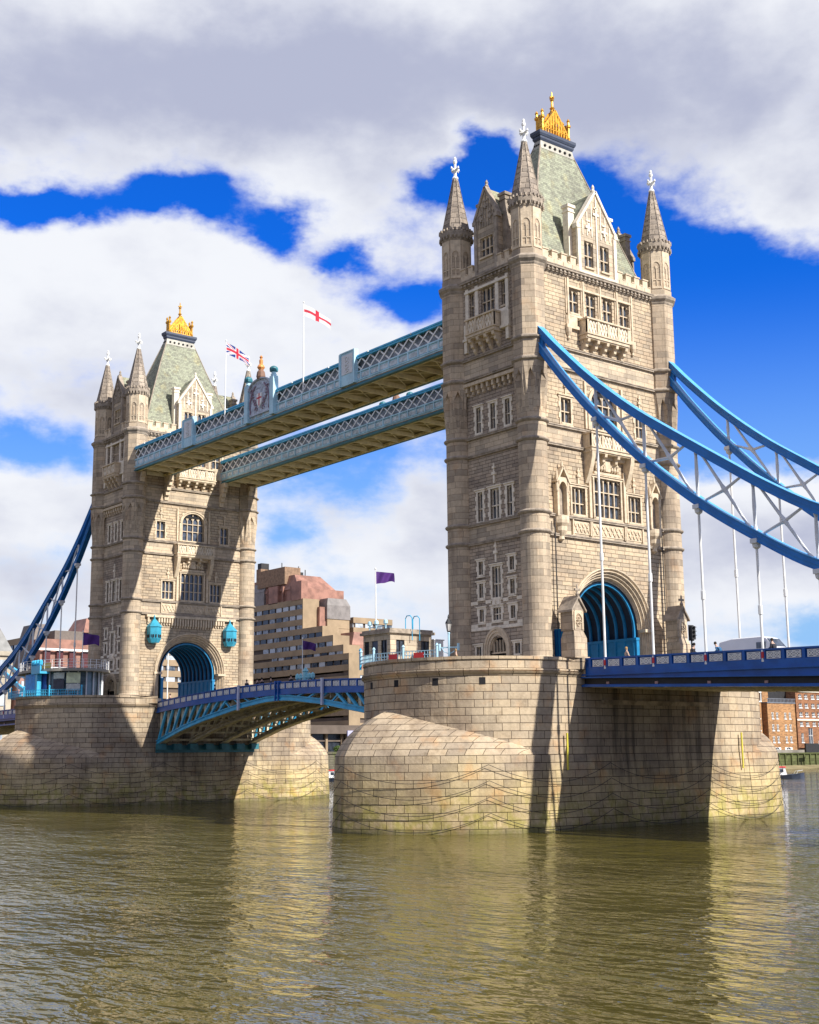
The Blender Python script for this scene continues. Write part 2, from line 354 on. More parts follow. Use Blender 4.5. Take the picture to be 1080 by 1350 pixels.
def turret(root, cx, cy):
    oc = math.pi/8
    t = MB()
    t.lathe(cx, cy, [(1.62,ZB),(1.62,9.4),(1.5,9.6),(1.5,9.9),(1.38,10.1),(1.38,21.3)], 28, 0, False)
    t.lathe(cx, cy, [(1.38,21.3),(1.38,32.9)], 28, 0, False)
    # broaches: round shaft grows into an octagon between z 33 and 38
    R1, R0 = 1.72, 1.38
    for k in range(8):
        a0, a1 = oc+k*math.pi/4, oc+(k+1)*math.pi/4; am = (a0+a1)/2
        P = lambda r, a, z: Vector((cx+r*math.cos(a), cy+r*math.sin(a), z))
        C0, C1 = P(R1,a0,37.9), P(R1,a1,37.9); c0, c1 = P(R0,a0,33.2), P(R0,a1,33.2)
        Mo = P(R1*math.cos(math.pi/8)-.02, am, 37.1); Mi = P(R0*.9, am, 36.9); mb0 = P(R0, am, 32.9)
        K0, K1 = P((R1*.965), a0+.10, 36.0), P(R1*.965, a1-.10, 36.0)
        B0, B1 = P(R0, a0, 32.9), P(R0, a1, 32.9)
        t.poly([C0, C1, Mo]); t.poly([C0, Mo, K0]); t.poly([C1, K1, Mo])
        t.poly([C0, K0, c0]); t.poly([C1, c1, K1])
        S0, S1 = P(R0, a0+.30, 33.0), P(R0, a1-.30, 33.0)
        t.poly([K0, Mo, Mi]); t.poly([K0, Mi, S0]); t.poly([K1, Mi, Mo]); t.poly([K1, S1, Mi]); t.poly([K0,S0,c0]); t.poly([K1,c1,S1])
        t.poly([Mi, S1, mb0, S0]); t.poly([c0,S0,mb0,B0]); t.poly([c1,B1,mb0,S1])
    t.lathe(cx, cy, [(R1,37.9),(1.66,38.3),(1.66,47.5)], 8, oc, False)
    t.lathe(cx, cy, [(1.62,48.3),(1.62,48.9),(1.52,49.0),(1.52,53.4)], 8, oc)
    tu = t.build('corner_turret', COLM, root)
    m = MB()
    for z in (21.35, 23.2, 30.1, 31.95): m.lathe(cx, cy, [(1.40,z),(1.50,z+.06),(1.60,z+.16),(1.62,z+.26),(1.50,z+.36),(1.38,z+.44)], 28, 0, False)
    for z in (37.8, 39.9): m.lathe(cx, cy, [(1.66,z),(1.78,z+.06),(1.92,z+.16),(1.94,z+.3),(1.78,z+.36),(1.66,z+.5)], 8, oc, False)
    m.lathe(cx, cy, [(1.66,47.3),(1.75,47.45),(1.78,47.6),(2.0,47.85),(2.04,48.1),(1.85,48.25),(1.62,48.45)], 8, oc, False)
    m.lathe(cx, cy, [(1.52,53.2),(1.6,53.35),(1.6,53.5),(1.78,53.75),(1.8,54.2),(1.68,54.35),(1.4,54.4)], 8, oc, True)
    for k in range(24):
        a = 2*math.pi*k/24
        x_, y_ = cx+1.70*math.cos(a), cy+1.70*math.sin(a); m.box(x_-.09, x_+.09, y_-.09, y_+.09, 54.25, 54.52)
        m.box(x_-.07, x_+.07, y_-.07, y_+.07, 53.4, 53.74)
    m.build('moulding', MOULD, tu)
    p = MB()       # blind tracery on the turret stage
    for k in range(8):
        a = (k+1)*math.pi/4; ca, sa = math.cos(a), math.sin(a); D = 1.52*math.cos(oc)
        F = lambda u,z,d, ca=ca, sa=sa, D=D: (cx+ca*(D+d)-sa*u, cy+sa*(D+d)+ca*u, z)
        for u0, u1, z0, z1 in ((-.52,-.38,49.1,53.2),(.38,.52,49.1,53.2),(-.38,.38,49.1,49.35),(-.38,.38,52.6,53.2),(-.05,.05,49.35,51.5),(-.38,.38,50.0,50.12)): p.fb(F, u0, u1, z0, z1, -.02, .07)
        arch_fill(p, F, -.38, .38, 51.6, 52.65, -.01, .06, 4)
        p.fb(F, -.14, .14, 51.3, 51.6, -.01, .05)
    p.build('blind_tracery', TRIM, tu)
    s = MB()
    zs = 54.4; rs = 1.5
    for k in range(10):       # stepped stone courses
        z0, z1 = 54.4+k*.61, 54.4+(k+1)*.61; r0 = 1.50-1.26*(k/10); r1 = 1.50-1.26*((k+1)/10)
        s.lathe(cx, cy, [(r0,z0),(r1+.035,z1),(r1,z1)], 8, oc, False)
    s.build('spire', SPIRE, tu)
    rb = MB()
    for k in range(8):
        a = oc+k*math.pi/4; rb.tube([(cx+1.52*math.cos(a), cy+1.52*math.sin(a), 54.4),(cx+.26*math.cos(a), cy+.26*math.sin(a), 60.5)], .05, 5)
    rb.build('spire_rib', SPIRE, tu)
    c = MB()
    c.lathe(cx, cy, [(.22,60.4),(.34,60.55),(.3,60.7),(.17,60.85),(.15,61.2),(.2,61.35),(.14,61.5),(.13,62.2),(.2,62.3),(.22,62.5),(.14,62.65),(.16,62.8),(.08,63.0)], 8)
    for ax in (0, 1):
        for sgn in (-1, 1):
            o = Vector((sgn, 0, 0)) if ax == 0 else Vector((0, sgn, 0)); b0 = Vector((cx, cy, 61.62))
            c.tube([b0, b0+o*.28+Vector((0,0,-.1)), b0+o*.5+Vector((0,0,.02)), b0+o*.52+Vector((0,0,.2))], [.14,.13,.13,.05], 6)
            c.tube([b0+o*.2, b0+o*.48+Vector((0,0,-.25))], [.1,.05], 5)
    c.build('finial', WPAINT, tu)
    return tu
def balcony(root, F, hu, z0, z1, dep, d=0., corb=4, cz=1.6, lattice=True, proj=None):
    b = MB()
    fz, tz = z0, z1
    b.fb(F, -hu, hu, fz-.3, fz, d-.1, d+dep); b.fb(F, -hu-.1, hu+.1, fz, fz+.14, d-.1, d+dep+.1); b.fb(F, -hu-.06, hu+.06, fz-.42, fz-.3, d-.1, d+dep*.9)
    for s_ in (-1, 1):
        b.fb(F, s_*hu-(.16 if s_ > 0 else -.0), s_*hu+(.0 if s_ > 0 else .16), fz+.14, tz, d-.05, d+dep)
    n = max(2, int(hu*2/1.3))
    for k in range(n+1):
        u = -hu+.13+(2*hu-.26)*k/n; b.fb(F, u-.13, u+.13, fz+.14, tz+.06, d+dep-.2, d+dep+.04)
    b.fb(F, -hu-.1, hu+.1, tz-.02, tz+.14, d+dep-.26, d+dep+.12)
    for s_ in (-1, 1): b.fb(F, s_*hu-.12, s_*hu+.12, tz-.02, tz+.14, d-.1, d+dep-.26)
    b.fb(F, -hu, hu, fz+.14, tz-.02, d+dep-.17, d+dep-.11)
    bo = b.build('balcony', TRIM, root)
    g = MB(); h = tz-fz-.2; n2 = max(3, int(2*hu/.42)); st = (2*hu-.3)/n2
    for k in range(n2):
        u = -hu+.15+st*k
        for (p, q) in (((u, fz+.18), (u+st, tz-.05)), ((u+st, fz+.18), (u, tz-.05))): g.beam(F(p[0],p[1],d+dep-.07), F(q[0],q[1],d+dep-.07), .09, .07, upv=F(0,0,1) and (Vector(F(0,0,1))-Vector(F(0,0,0))))
    g.build('balcony_tracery', WHT, bo)
    c = MB()
    for k in range(corb):
        u = -hu+.35+(2*hu-.7)*k/(corb-1)
        prof = [(0,0),(dep*.92,0),(dep*.86,-.3),(dep*.62,-.42),(dep*.58,-.75),(dep*.34,-.9),(dep*.30,-1.2*cz/1.6),(0,-cz)]
        for j in range(len(prof)-1):
            (a0, q0), (a1, q1) = prof[j], prof[j+1]
            if q0 == q1: continue
            c.hexa([F(u-.17,fz-.42+q1,d+a1+.001),F(u+.17,fz-.42+q1,d+a1+.001),F(u+.17,fz-.42+q1,d-.1),F(u-.17,fz-.42+q1,d-.1),F(u-.17,fz-.42+q0,d+a0+.001),F(u+.17,fz-.42+q0,d+a0+.001),F(u+.17,fz-.42+q0,d-.1),F(u-.17,fz-.42+q0,d-.1)])
    c.fb(F, -hu+.1, hu-.1, fz-.8, fz-.42, d-.1, d+dep*.35)
    c.build('corbel', TRIM, bo)
    return bo
def dormer(root, face, D, hw, zsh, zap, wins, back, flank=True):
    F = frame(face, D); z0 = 48.45
    w_ = MB(); wall(w_, F, -hw, hw, z0, zsh, 0, [(u-a/2, u+a/2, za, za+h) for u, a, za, h, l in wins], .35)
    w_.poly([F(-hw,zsh,0),F(hw,zsh,0),F(0,zap,0)])
    for s_ in (-1, 1):
        w_.poly([F(s_*hw,z0,0),F(s_*hw,z0,-back),F(s_*hw,zsh,-back),F(s_*hw,zsh,0)])
    w_.poly([F(-hw,zsh,-.5),F(0,zap,-.5),F(hw,zsh,-.5)])
    do = w_.build('dormer', ASH, root)
    r = MB(); ov = .12
    for s_ in (-1, 1):
        r.hexa([F(s_*(hw+ov),zsh-.15,-.2),F(0,zap-.12,-.2),F(0,zap-.12,-back),F(s_*(hw+ov),zsh-.15,-back),F(s_*(hw+ov),zsh-.03,-.2),F(0,zap,-.2),F(0,zap,-back),F(s_*(hw+ov),zsh-.03,-back)])
    r.build('dormer_roof', SLATE, do)
    c = MB(); sl = math.hypot(hw, zap-zsh)
    for s_ in (-1, 1):
        c.beam(F(s_*(hw+.1),zsh-.1,-.15), F(0,zap+.08,-.15), .62, .26, upv=Vector(F(0,1,0))-Vector(F(0,0,0)))
        c.fb(F, s_*hw-.25, s_*hw+.25, zsh-.5, zsh-.1, -.4, .22)
        if flank:
            c.fb(F, s_*(hw+.02)-.42, s_*(hw+.02)+.42, z0+1.5, zsh+1.9, -1.5, -.75); c.fb(F, s_*(hw+.02)-.55, s_*(hw+.02)+.55, zsh+1.9, zsh+2.2, -1.62, -.62)
            c.fb(F, s_*(hw+.02)-.5, s_*(hw+.02)+.5, zsh+1.4, zsh+1.5, -1.6, -.66)
            c.fb(F, s_*(hw-.12)-.2, s_*(hw-.12)+.2, z0, zsh-.5, -.1, .16)
    for k in range(7):      # crockets of blind panelling in the gable
        u = -hw*.72+hw*1.44*k/6; zt = zsh+(zap-zsh)*(1-abs(u)/hw)-.5
        c.fb(F, u-.06, u+.06, zsh-1.0, zt, -.02, .08)
    for (u, zc) in ((0, zsh+(zap-zsh)*.38), (-hw*.42, zsh-.1), (hw*.42, zsh-.1)):
        q = .33*hw/2.75+.12
        c.fb(F, u-q, u+q, zc-.12, zc+.12, 0, .13); c.fb(F, u-.12, u+.12, zc-q, zc+q, 0, .14); c.fb(F, u-q*.62, u+q*.62, zc+q*1.4, zc+q*1.4+.14, 0, .12)
    c.fb(F, -hw, hw, z0-.05, z0+.3, -.1, .18)
    if hw > 2: c.fb(F, -.09, .09, z0+.3, zap-.8, -.02, .12)
    c.lathe(*F(0,0,-.2)[:2], [(.16,zap+.05),(.24,zap+.25),(.12,zap+.45),(.18,zap+.6),(.05,zap+.9)], 6)
    c.build('dormer_coping', WHT if hw > 2 else MOULD, do)
    for u, a, za, h, l in wins:
        window(do, F, u, za, a, h, l, (.45,), 0, .55, None, TRIM, name='dormer_window')
    return do
def parapet(root, face, D, u0, u1, gap=None):
    F = frame(face, D); p = MB(); segs = [(u0, -gap), (gap, u1)] if gap else [(u0, u1)]
    for a, b in segs:
        p.cut()
        p.fb(F, a, b, 48.35, 49.05, -.35, .12); n = max(1, round((b-a)/1.15)); st = (b-a)/n
        for k in range(n):
            p.fb(F, a+st*k+.05, a+st*k+st*.62, 49.05, 49.75, -.33, .10); p.fb(F, a+st*k, a+st*k+st*.66, 49.75, 49.88, -.38, .18)
            p.fb(F, a+st*k+st*.22, a+st*k+st*.45, 48.55, 48.95, .1, .17)
            p.fb(F, a+st*k+st*.68, a+st*k+st-.05, 49.05, 49.16, -.36, .16)
    p.build('parapet', TRIM, root)
def band_panel(root, F, u0, u1, z0, z1, d=0.):
    p = MB(); p.fb(F, u0, u1, z0, z1, d-.05, d+.06); p.fb(F, u0-.1, u0+.05, z0-.1, z1+.1, d, d+.22); p.fb(F, u1-.05, u1+.1, z0-.1, z1+.1, d, d+.22)
    n = max(2, round((u1-u0)/.62)); st = (u1-u0-.3)/n
    for k in range(n):
        u = u0+.15+st*k; zc = (z0+z1)/2
        for sg in (1, -1):
            p.beam(F(u+.03,zc-sg*(z1-z0)*.36,d+.1), F(u+st-.03,zc+sg*(z1-z0)*.36,d+.1), .10, .09, upv=Vector(F(0,1,0))-Vector(F(0,0,0)))
    p.build('carved_panel', TRIM, root)
def crown(root):
    c = MB(); hx, hy, z = .42, 1.95, 65.95
    for sx in (-1, 1):
        for sy in (-1, 1):
            c.lathe(sx*hx, sy*hy, [(.16,z),(.2,z+.3),(.12,z+.4),(.12,z+1.5),(.25,z+1.62),(.27,z+1.8),(.14,z+1.92),(.12,z+2.2),(.2,z+2.32),(.06,z+2.6)], 8)
    def truss(p, q, zt, n):
        p = Vector(p); q = Vector(q)
        for h in (.08, .62): c.beam(p+Vector((0,0,h)), q+Vector((0,0,h)), .09, .1)
        mid = (p+q)/2+Vector((0,0,zt))
        c.beam(p+Vector((0,0,.4)), mid, .14, .2); c.beam(q+Vector((0,0,.4)), mid, .14, .2)
        for k in range(1, n):
            a = p.lerp(q, k/n); t = 1-abs(2*k/n-1); c.beam(a, a+Vector((0,0,max(.65, .4+(zt-.4)*t-.05))), .13, .13)
            b_ = p.lerp(q, (k+.5)/n); t2 = max(0, 1-abs(2*(k+.5)/n-1)); c.beam(a+Vector((0,0,.1)), b_+Vector((0,0,max(.6, .4+(zt-.4)*t2-.1))), .08, .14)
            c.tube([a+Vector((0,0,.62)), a+Vector((0,0,.95))], [.13,.02], 5)
        for t0, t1 in ((.15,.5),(.5,.85),(.3,.5),(.5,.7)):
            a = p.lerp(q, t0); b = p.lerp(q, t1); ta = 1-abs(2*t0-1); tb = 1-abs(2*t1-1)
            c.beam(a+Vector((0,0,.1+(zt-.4)*ta*.9)), b+Vector((0,0,.4 if tb < ta else .1+(zt-.4)*tb*.55)), .06, .12)
        for k in range(1, 6):
            for s_ in (0, 1):
                a = (p if s_ else q).lerp((p+q)/2, k/6)+Vector((0,0,.4+(zt-.4)*k/6)); c.tube([a, a+Vector((0,0,.3))], [.1,.02], 5)
    for sx in (-1, 1): truss((sx*hx,-hy,z), (sx*hx,hy,z), 3.0, 10)
    for sy in (-1, 1): truss((-hx,sy*hy,z), (hx,sy*hy,z), 2.0, 6)
    for sx in (-1,1): c.beam((sx*hx,0,z+2.9), (0,0,z+3.5), .1, .1)
    c.lathe(0, 0, [(.25,z+.0),(.16,z+1),(.14,z+3.2),(.3,z+3.4),(.14,z+3.6),(.12,z+4.2),(.24,z+4.35),(.1,z+4.5),(.09,z+4.9),(.05,z+5.3)], 8)
    b0 = Vector((0,0,z+4.65))
    for o in (Vector((1,0,0)), Vector((-1,0,0)), Vector((0,1,0)), Vector((0,-1,0))): c.tube([b0, b0+o*.3], [.08,.09], 5)
    c.build('gilded_crown', GOLD, root)
def build_tower():
    root = thing('stone_tower', (0,0,ZB), 'nearer tall gothic stone tower with gilded roof crest, blue chains running off to the right', 'tower', 'stone bridge towers')
    # ---- long faces
    for face in ('+x', '-x'):
        F = frame(face, SX); land = face == '+x'
        L2 = [(-3.95,1.8,23.75,2.65,3),(3.95,1.8,23.75,2.65,3)]; L2c = (0,3.7,23.75,3.9,5)
        L3 = [(-5.3,1.35,32.55,2.5,2),(5.3,1.35,32.55,2.5,2)]; L3c = (0,3.6,32.55,4.1,4)
        L4 = [(-3.67,1.3,43.95,2.4,2),(-1.22,1.3,43.95,2.4,2),(1.22,1.3,43.95,2.4,2),(3.67,1.3,43.95,2.4,2)]
        holes = [(u-a/2,u+a/2,z,z+h) for u,a,z,h,l in L2+[L2c]+L3+[L3c]+L4]
        RO = 5.75
        holes.append((-RO, RO, 8.0, 13.2+RO))
        wm = MB(); wall(wm, F, -8.6, 8.6, ZB, 48.4, 0, holes[:-1]+[], .42) if False else None
        lo = MB(); wall(lo, F, -8.6, 8.6, ZB, 21.45, 0, [(-RO,RO,ZB-.5,13.2+RO)], 0.0)
        n = 24                                     # fill between the arch and its bounding box
        for k in range(n):
            t0, t1 = math.pi*k/n, math.pi*(k+1)/n
            a, b = (-RO*math.cos(t0), 13.2+RO*math.sin(t0)), (-RO*math.cos(t1), 13.2+RO*math.sin(t1))
            lo.poly([F(a[0],a[1],0), F(b[0],b[1],0), F(b[0],13.2+RO,0), F(a[0],13.2+RO,0)])
        lo.cut(); wall(lo, F, -8.6, 8.6, 23.4, 30.2, 0, [(u-a/2,u+a/2,z,z+h) for u,a,z,h,l in L2+[L2c]])
        lo.cut(); wall(lo, F, -8.6, 8.6, 32.1, 37.9, 0, [(u-a/2,u+a/2,z,z+h) for u,a,z,h,l in L3+[L3c]])
        lo.cut(); wall(lo, F, -8.6, 8.6, 40.1, 47.6, 0, [(u-a/2,u+a/2,z,z+h) for u,a,z,h,l in L4])
        lo.build('wall', RUB, root)
        sm = MB()
        for z0, z1 in ((21.45,23.4),(30.2,32.1),(37.9,40.1),(47.6,48.4)): sm.cut(); wall(sm, F, -8.6, 8.6, z0, z1, .0, [])
        sm.build('ashlar_band', ASH, root)
        for u,a,z,h,l in L2: window(root, F, u, z, a, h, l, (.42,), 0, .5, 'plain'); finial_orn(mb_ := MB(), F, u, z+h+.35, 0, 1.6); mb_.build('carved_finial', TRIM, root)
        window(root, F, 0, L2c[2], L2c[1], L2c[3], 5, (.33,.66), .12, .5, 'plain')
        for u,a,z,h,l in L3: window(root, F, u, z, a, h, l, (.48,), 0, .5, 'quoin'); finial_orn(mb_ := MB(), F, u, z+h+.35, 0, 1.7); mb_.build('carved_finial', TRIM, root)
        window(root, F, 0, L3c[2], L3c[1], L3c[3], 4, (.35,.62), .05, .5, None, big=1.45)
        hd = MB()
        for k in range(14):
            t0, t1 = math.pi*k/14, math.pi*(k+1)/14
            for (ri, ro, dd) in ((1.82,2.1,.16),(2.1,2.28,.28)):
                q = [(-r*math.cos(t), 35.2+r*math.sin(t)*.82) for r, t in ((ri,t0),(ri,t1),(ro,t1),(ro,t0))]
                hd.hexa([F(*q[0],-.05),F(*q[1],-.05),F(*q[2],-.05),F(*q[3],-.05),F(*q[0],dd),F(*q[1],dd),F(*q[2],dd),F(*q[3],dd)])
        for s_ in (-1, 1): hd.fb(F, s_*2.05-.25, s_*2.05+.25, 32.4, 35.2, -.05, .16); hd.fb(F, s_*2.62-.12, s_*2.62+.12, 32.4, 37.2, -.05, .2)
        hd.build('window_hood', TRIM, root)
        sr = MB()
        sr.fb(F, -4.75, 4.75, 46.5, 46.72, -.05, .2); sr.fb(F, -4.6, 4.6, 43.55, 43.78, -.05, .16)
        for u in (-4.62, -2.45, 0, 2.45, 4.62): sr.fb(F, u-.24, u+.24, 43.78, 47.4, -.05, .12); sr.fb(F, u-.1, u+.1, 42.4, 47.45, -.05, .24)
        for s_ in (-1, 1):
            sr.fb(F, s_*4.1-.75, s_*4.1+.75, 42.6, 43.55, -.05, .14); sr.fb(F, s_*4.1-.85, s_*4.1+.85, 42.25, 42.6, -.05, .3)
            sr.lathe(*F(s_*4.62, 0, .12)[:2], [(.02,41.0),(.16,41.2),(.1,41.4),(.3,41.8),(.34,42.25)], 8)
        sr.build('window_surround', TRIM, root)
        for u,a,z,h,l in L4: window(root, F, u, z, a, h, l, (.52,), .02, .5, None)
        balcony(root, F, 3.05, 41.75, 43.3, 1.15, 0, 5, 1.5)
        balcony(root, F, 3.05, 30.35, 31.75, 1.15, 0, 4, 1.2)
        br = MB()                                   # big side brackets and carved relief below the middle balcony
        for s_ in (-1, 1):
            for k in range(8):
                z1_ = 30.0-k*.38; z0_ = z1_-.38; q0 = 1.05*(1-(k/8)**1.6); q1 = 1.05*(1-((k+1)/8)**1.6)
                br.hexa([F(s_*2.75-.25,z0_,q1+.12),F(s_*2.75+.25,z0_,q1+.12),F(s_*2.75+.25,z0_,-.06),F(s_*2.75-.25,z0_,-.06),F(s_*2.75-.25,z1_,q0+.12),F(s_*2.75+.25,z1_,q0+.12),F(s_*2.75+.25,z1_,-.06),F(s_*2.75-.25,z1_,-.06)])
            br.fb(F, s_*2.45-.16, s_*2.45+.16, 23.6, 28.6, -.05, .24)
        br.fb(F, -1.9, 1.9, 28.0, 28.25, -.05, .3)
        for k in range(9): br.lathe(*F(-1.5+k*.375, 0, .18)[:2], [(.02,28.35),(.17,28.6),(.12,28.9),(.2,29.1),(.05,29.3)], 6)
        br.fb(F, -.35, .35, 28.4, 29.5, .0, .34); br.fb(F, -1.2, 1.2, 28.9, 29.05, 0, .25)
        br.build('bracket', TRIM, root)
        if land:
            for u0, u1 in ((-4.9,-2.55),(-2.3,2.3),(2.55,4.9)): band_panel(root, F, u0, u1, 21.9, 23.1)
            for s_ in (-1, 1):                      # canopied niches
                u = s_*6.55; nb = MB(); cx_, cy_, _ = F(u, 0, .1)
                nb.lathe(cx_, cy_, [(.05,20.9),(.35,21.1),(.3,21.4),(.6,21.9),(.62,22.3),(.82,22.6),(.85,22.9),(.8,23.3)], 10)
                nb.fb(F, u-.75, u-.5, 23.3, 26.3, -.05, .55); nb.fb(F, u+.5, u+.75, 23.3, 26.3, -.05, .55)
                arch_fill(nb, F, u-.5, u+.5, 26.0, 27.0, .0, .6, 5)
                for q in (-1, 1):
                    nb.beam(F(u+q*.85,26.5,.35), F(u,28.0,.35), .75, .16, upv=Vector(F(0,1,0))-Vector(F(0,0,0)))
                    nb.lathe(*F(u+q*.72,0,.5)[:2], [(.13,25.6),(.15,26.6),(.18,26.7),(.02,27.9)], 6)
                nb.lathe(*F(u,0,.5)[:2], [(.1,27.9),(.16,28.1),(.03,28.7)], 6)
                no = nb.build('statue_niche', TRIM, root)
                k_ = MB(); k_.fb(F, u-.5, u+.5, 23.3, 26.6, -.02, .02); k_.build('niche_back', MOULD, no)
            for s_ in (-1, 1):                      # downpipe like shafts beside the turret
                q = MB(); q.tube([F(s_*7.55,9.5,.35), F(s_*7.55,23,.35)], .06, 6); q.build('downpipe', IRON, root)
        else:
            for u0, u1 in ((-4.9,-2.55),(-2.3,2.3),(2.55,4.9)): band_panel(root, F, u0, u1, 21.9, 23.1)
            cb = MB()                               # corbel table above the arch
            for k in range(34):
                u = -7.0+k*14/33
                if abs(abs(u)-6.2) < .5: continue
                lo_z = 19.9 if abs(u) < 3.2 else 20.3
                cb.fb(F, u-.12, u+.12, lo_z, 21.0, -.05, .38); cb.fb(F, u-.09, u+.09, lo_z-.3, lo_z, -.05, .22)
            cb.fb(F, -7.3, 7.3, 21.0, 21.35, -.05, .46)
            cb.build('corbel_table', TRIM, root)
            for s_ in (-1, 1):                      # blue lantern boxes
                u = s_*6.2; lb = MB(); cx_, cy_, _ = F(u, 0, .6); oc = math.pi/8
                lb.lathe(cx_, cy_, [(.0,17.2),(.72,17.3),(1.0,17.9),(1.0,19.5),(1.12,19.55),(1.0,19.75),(.12,20.75),(.14,20.9),(.03,21.3)], 6, 0)
                lo_ = lb.build('lantern_box', mat('lantern_blue', (.04,.33,.48), .45, var=.15), root)
                lw_ = MB()
                for k in range(8):
                    a = (k)*math.pi/4; ca, sa = math.cos(a), math.sin(a); G = lambda uu,z,d: (cx_+ca*(.92+d)-sa*uu, cy_+sa*(.92+d)+ca*uu, z)
                    for q in (-.17, .17): lw_.fb(G, q-.11, q+.11, 18.0, 18.45, -.02, .03)
                lw_.build('lantern_pane', DARK, lo_)
        # ---- portal mouldings
        am = MB(); rings = [(5.75,.12),(5.55,.12),(5.5,-.05),(5.3,-.12),(5.25,-.3),(5.05,-.34),(5.0,-.55),(4.8,-.6),(4.7,-.85),(4.55,-.9)]
        for (r0, d0), (r1, d1) in zip(rings, rings[1:]):
            p0, p1 = arc_path(r0), arc_path(r1)
            for k in range(len(p0)-1): am.poly([F(*p0[k],d0), F(*p0[k+1],d0), F(*p1[k+1],d1), F(*p1[k],d1)])
        p0 = arc_path(5.75)
        for k in range(len(p0)-1): am.poly([F(*p0[k],-.05), F(*p0[k+1],-.05), F(*p0[k+1],.12), F(*p0[k],.12)])
        for r_, d_ in ((5.66,.16),(5.4,.0),(5.15,-.26),(4.9,-.5)):
            am.tube([F(q[0],q[1],d_) for q in arc_path(r_)], .07, 6)
        for s_ in (-1, 1): am.fb(F, s_*5.2-.62, s_*5.2+.62, 12.95, 13.25, -.8, .26); am.fb(F, s_*5.2-.6, s_*5.2+.6, 8.6, 9.5, -.8, .2)
        am.build('portal_arch', TRIM, root)
    # ---- short faces
    for face in ('-y', '+y'):
        F = frame(face, SY)
        Wn = []
        for u, a, z, h in ((-2.1,.68,32.5,2.6),(.0,.68,32.5,2.6),(2.1,.68,32.5,2.6),(-2.1,.7,23.6,2.95),(0,1.25,23.6,3.0),(2.1,.7,23.6,2.95),
                           (-2.2,.62,18.4,1.3),(2.2,.62,18.4,1.3),(-2.2,.62,16.15,1.4),(2.2,.62,16.15,1.4),(-2.2,.62,13.85,1.2),(2.2,.62,13.85,1.2),(0,1.2,16.0,3.0),(0,1.1,13.85,1.2)):
            Wn.append((u, a, z, h))
        door = (-1.15, 1.15, ZB, 12.2)
        small = [(-2.7,.7,10.5,1.0),(2.7,.7,10.5,1.0)]
        hs = [(u-a/2,u+a/2,z,z+h) for u,a,z,h in Wn+small]+[door]
        lo = MB()
        for z0, z1 in ((ZB,21.45),(23.4,30.2),(32.1,37.4)): lo.cut(); wall(lo, F, -4.4, 4.4, z0, z1, 0, [h for h in hs if z0 <= h[2]+1 and h[3] < z1+1 and h[2] < z1], .4)
        U4 = [(-2.35,.6,44.4,2.5,1),(0,1.9,44.2,2.7,3),(2.35,.6,44.4,2.5,1)]
        lo.cut(); wall(lo, F, -4.4, 4.4, 40.1, 47.6, .45, [(u-a/2,u+a/2,z,z+h) for u,a,z,h,l in U4], .4)
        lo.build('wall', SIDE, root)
        sm = MB()
        for z0, z1 in ((21.45,23.4),(30.2,32.1)): sm.cut(); wall(sm, F, -4.4, 4.4, z0, z1, 0, [])
        for z0, z1 in ((37.4,40.1),(47.6,48.4)): sm.cut(); wall(sm, F, -4.4, 4.4, z0, z1, .45, [])
        sm.poly([F(-4.4,37.4,0),F(4.4,37.4,0),F(4.4,37.4,.45),F(-4.4,37.4,.45)])
        sm.build('ashlar_band', ASH, root)
        for u,a,z,h in Wn:
            big_ = a > 1
            window(root, F, u, z, a, h, 2 if big_ else 1, (.45,) if h > 2 else ((.5,) if big_ and h > 1.1 else ()), 0, .55 if h > 1.35 else .2, 'quoin', WHT, surr_w=.22)
        for u,a,z,h in small: window(root, F, u, z, a, h, 1, (), 0, .1, 'plain', WHT)
        bl = MB()
        for z in (13.35, 15.55): bl.fb(F, -3.75, -2.75, z, z+.32, -.05, .07); bl.fb(F, 2.75, 3.75, z, z+.32, -.05, .07); bl.fb(F, -1.6, -.85, z, z+.32, -.05, .07); bl.fb(F, .85, 1.6, z, z+.32, -.05, .07)
        bl.fb(F, -3.75, 3.75, 13.03, 13.33, -.05, .09); bl.fb(F, -.6, .6, 15.15, 15.9, -.05, .12)
        for u in (-.3, .3): bl.fb(F, u-.2, u+.2, 15.25, 15.75, .1, .2)
        bl.build('quoin_band', WHT, root)
        for z in (19.4, 27.1): m_ = MB(); finial_orn(m_, F, 0, z, .02, 2.0); m_.build('carved_finial', WHT, root)
        dr = MB(); n = 12
        for (ri, ro, d0, d1) in ((1.15,1.4,-.3,.1),(1.4,1.62,-.05,.2),(1.62,1.8,-.05,.28)):
            def pt(r, t): return (-r*math.cos(t), 11.0+r*math.sin(t)*1.22)
            for k in range(n):
                t0, t1 = math.pi*k/n, math.pi*(k+1)/n; q = [pt(ri,t0),pt(ri,t1),pt(ro,t1),pt(ro,t0)]
                dr.hexa([F(*c_,d0) for c_ in q]+[F(*c_,d1) for c_ in q])
            for s_ in (-1, 1): a_, b_ = sorted((s_*ri, s_*ro)); dr.fb(F, a_, b_, ZB, 11.0, d0, d1)
        arch_fill(dr, F, -1.16, 1.16, 11.0, 12.5, -.38, -.06, 8)
        dr.fb(F, -1.15, 1.15, 10.7, 10.85, -.36, -.15)
        for k in range(5): dr.fb(F, -.85+k*.42-.05, -.85+k*.42+.05, 10.85, 12.0, -.36, -.2)
        dd = dr.build('doorway', TRIM, root)
        dk = MB(); dk.fb(F, -1.15, 1.15, ZB, 12.3, -.42, -.38); dk.build('door_leaf', DARK, dd)
        # corbel table under the upper storey
        cb = MB()
        for k in range(10):
            u = -3.45+k*6.9/9; cb.fb(F, u-.14, u+.14, 36.85, 37.38, -.05, .42); cb.fb(F, u-.11, u+.11, 36.5, 36.85, -.05, .25)
        cb.fb(F, -3.9, 3.9, 37.38, 37.7, .3, .58); cb.build('corbel_table', TRIM, root)
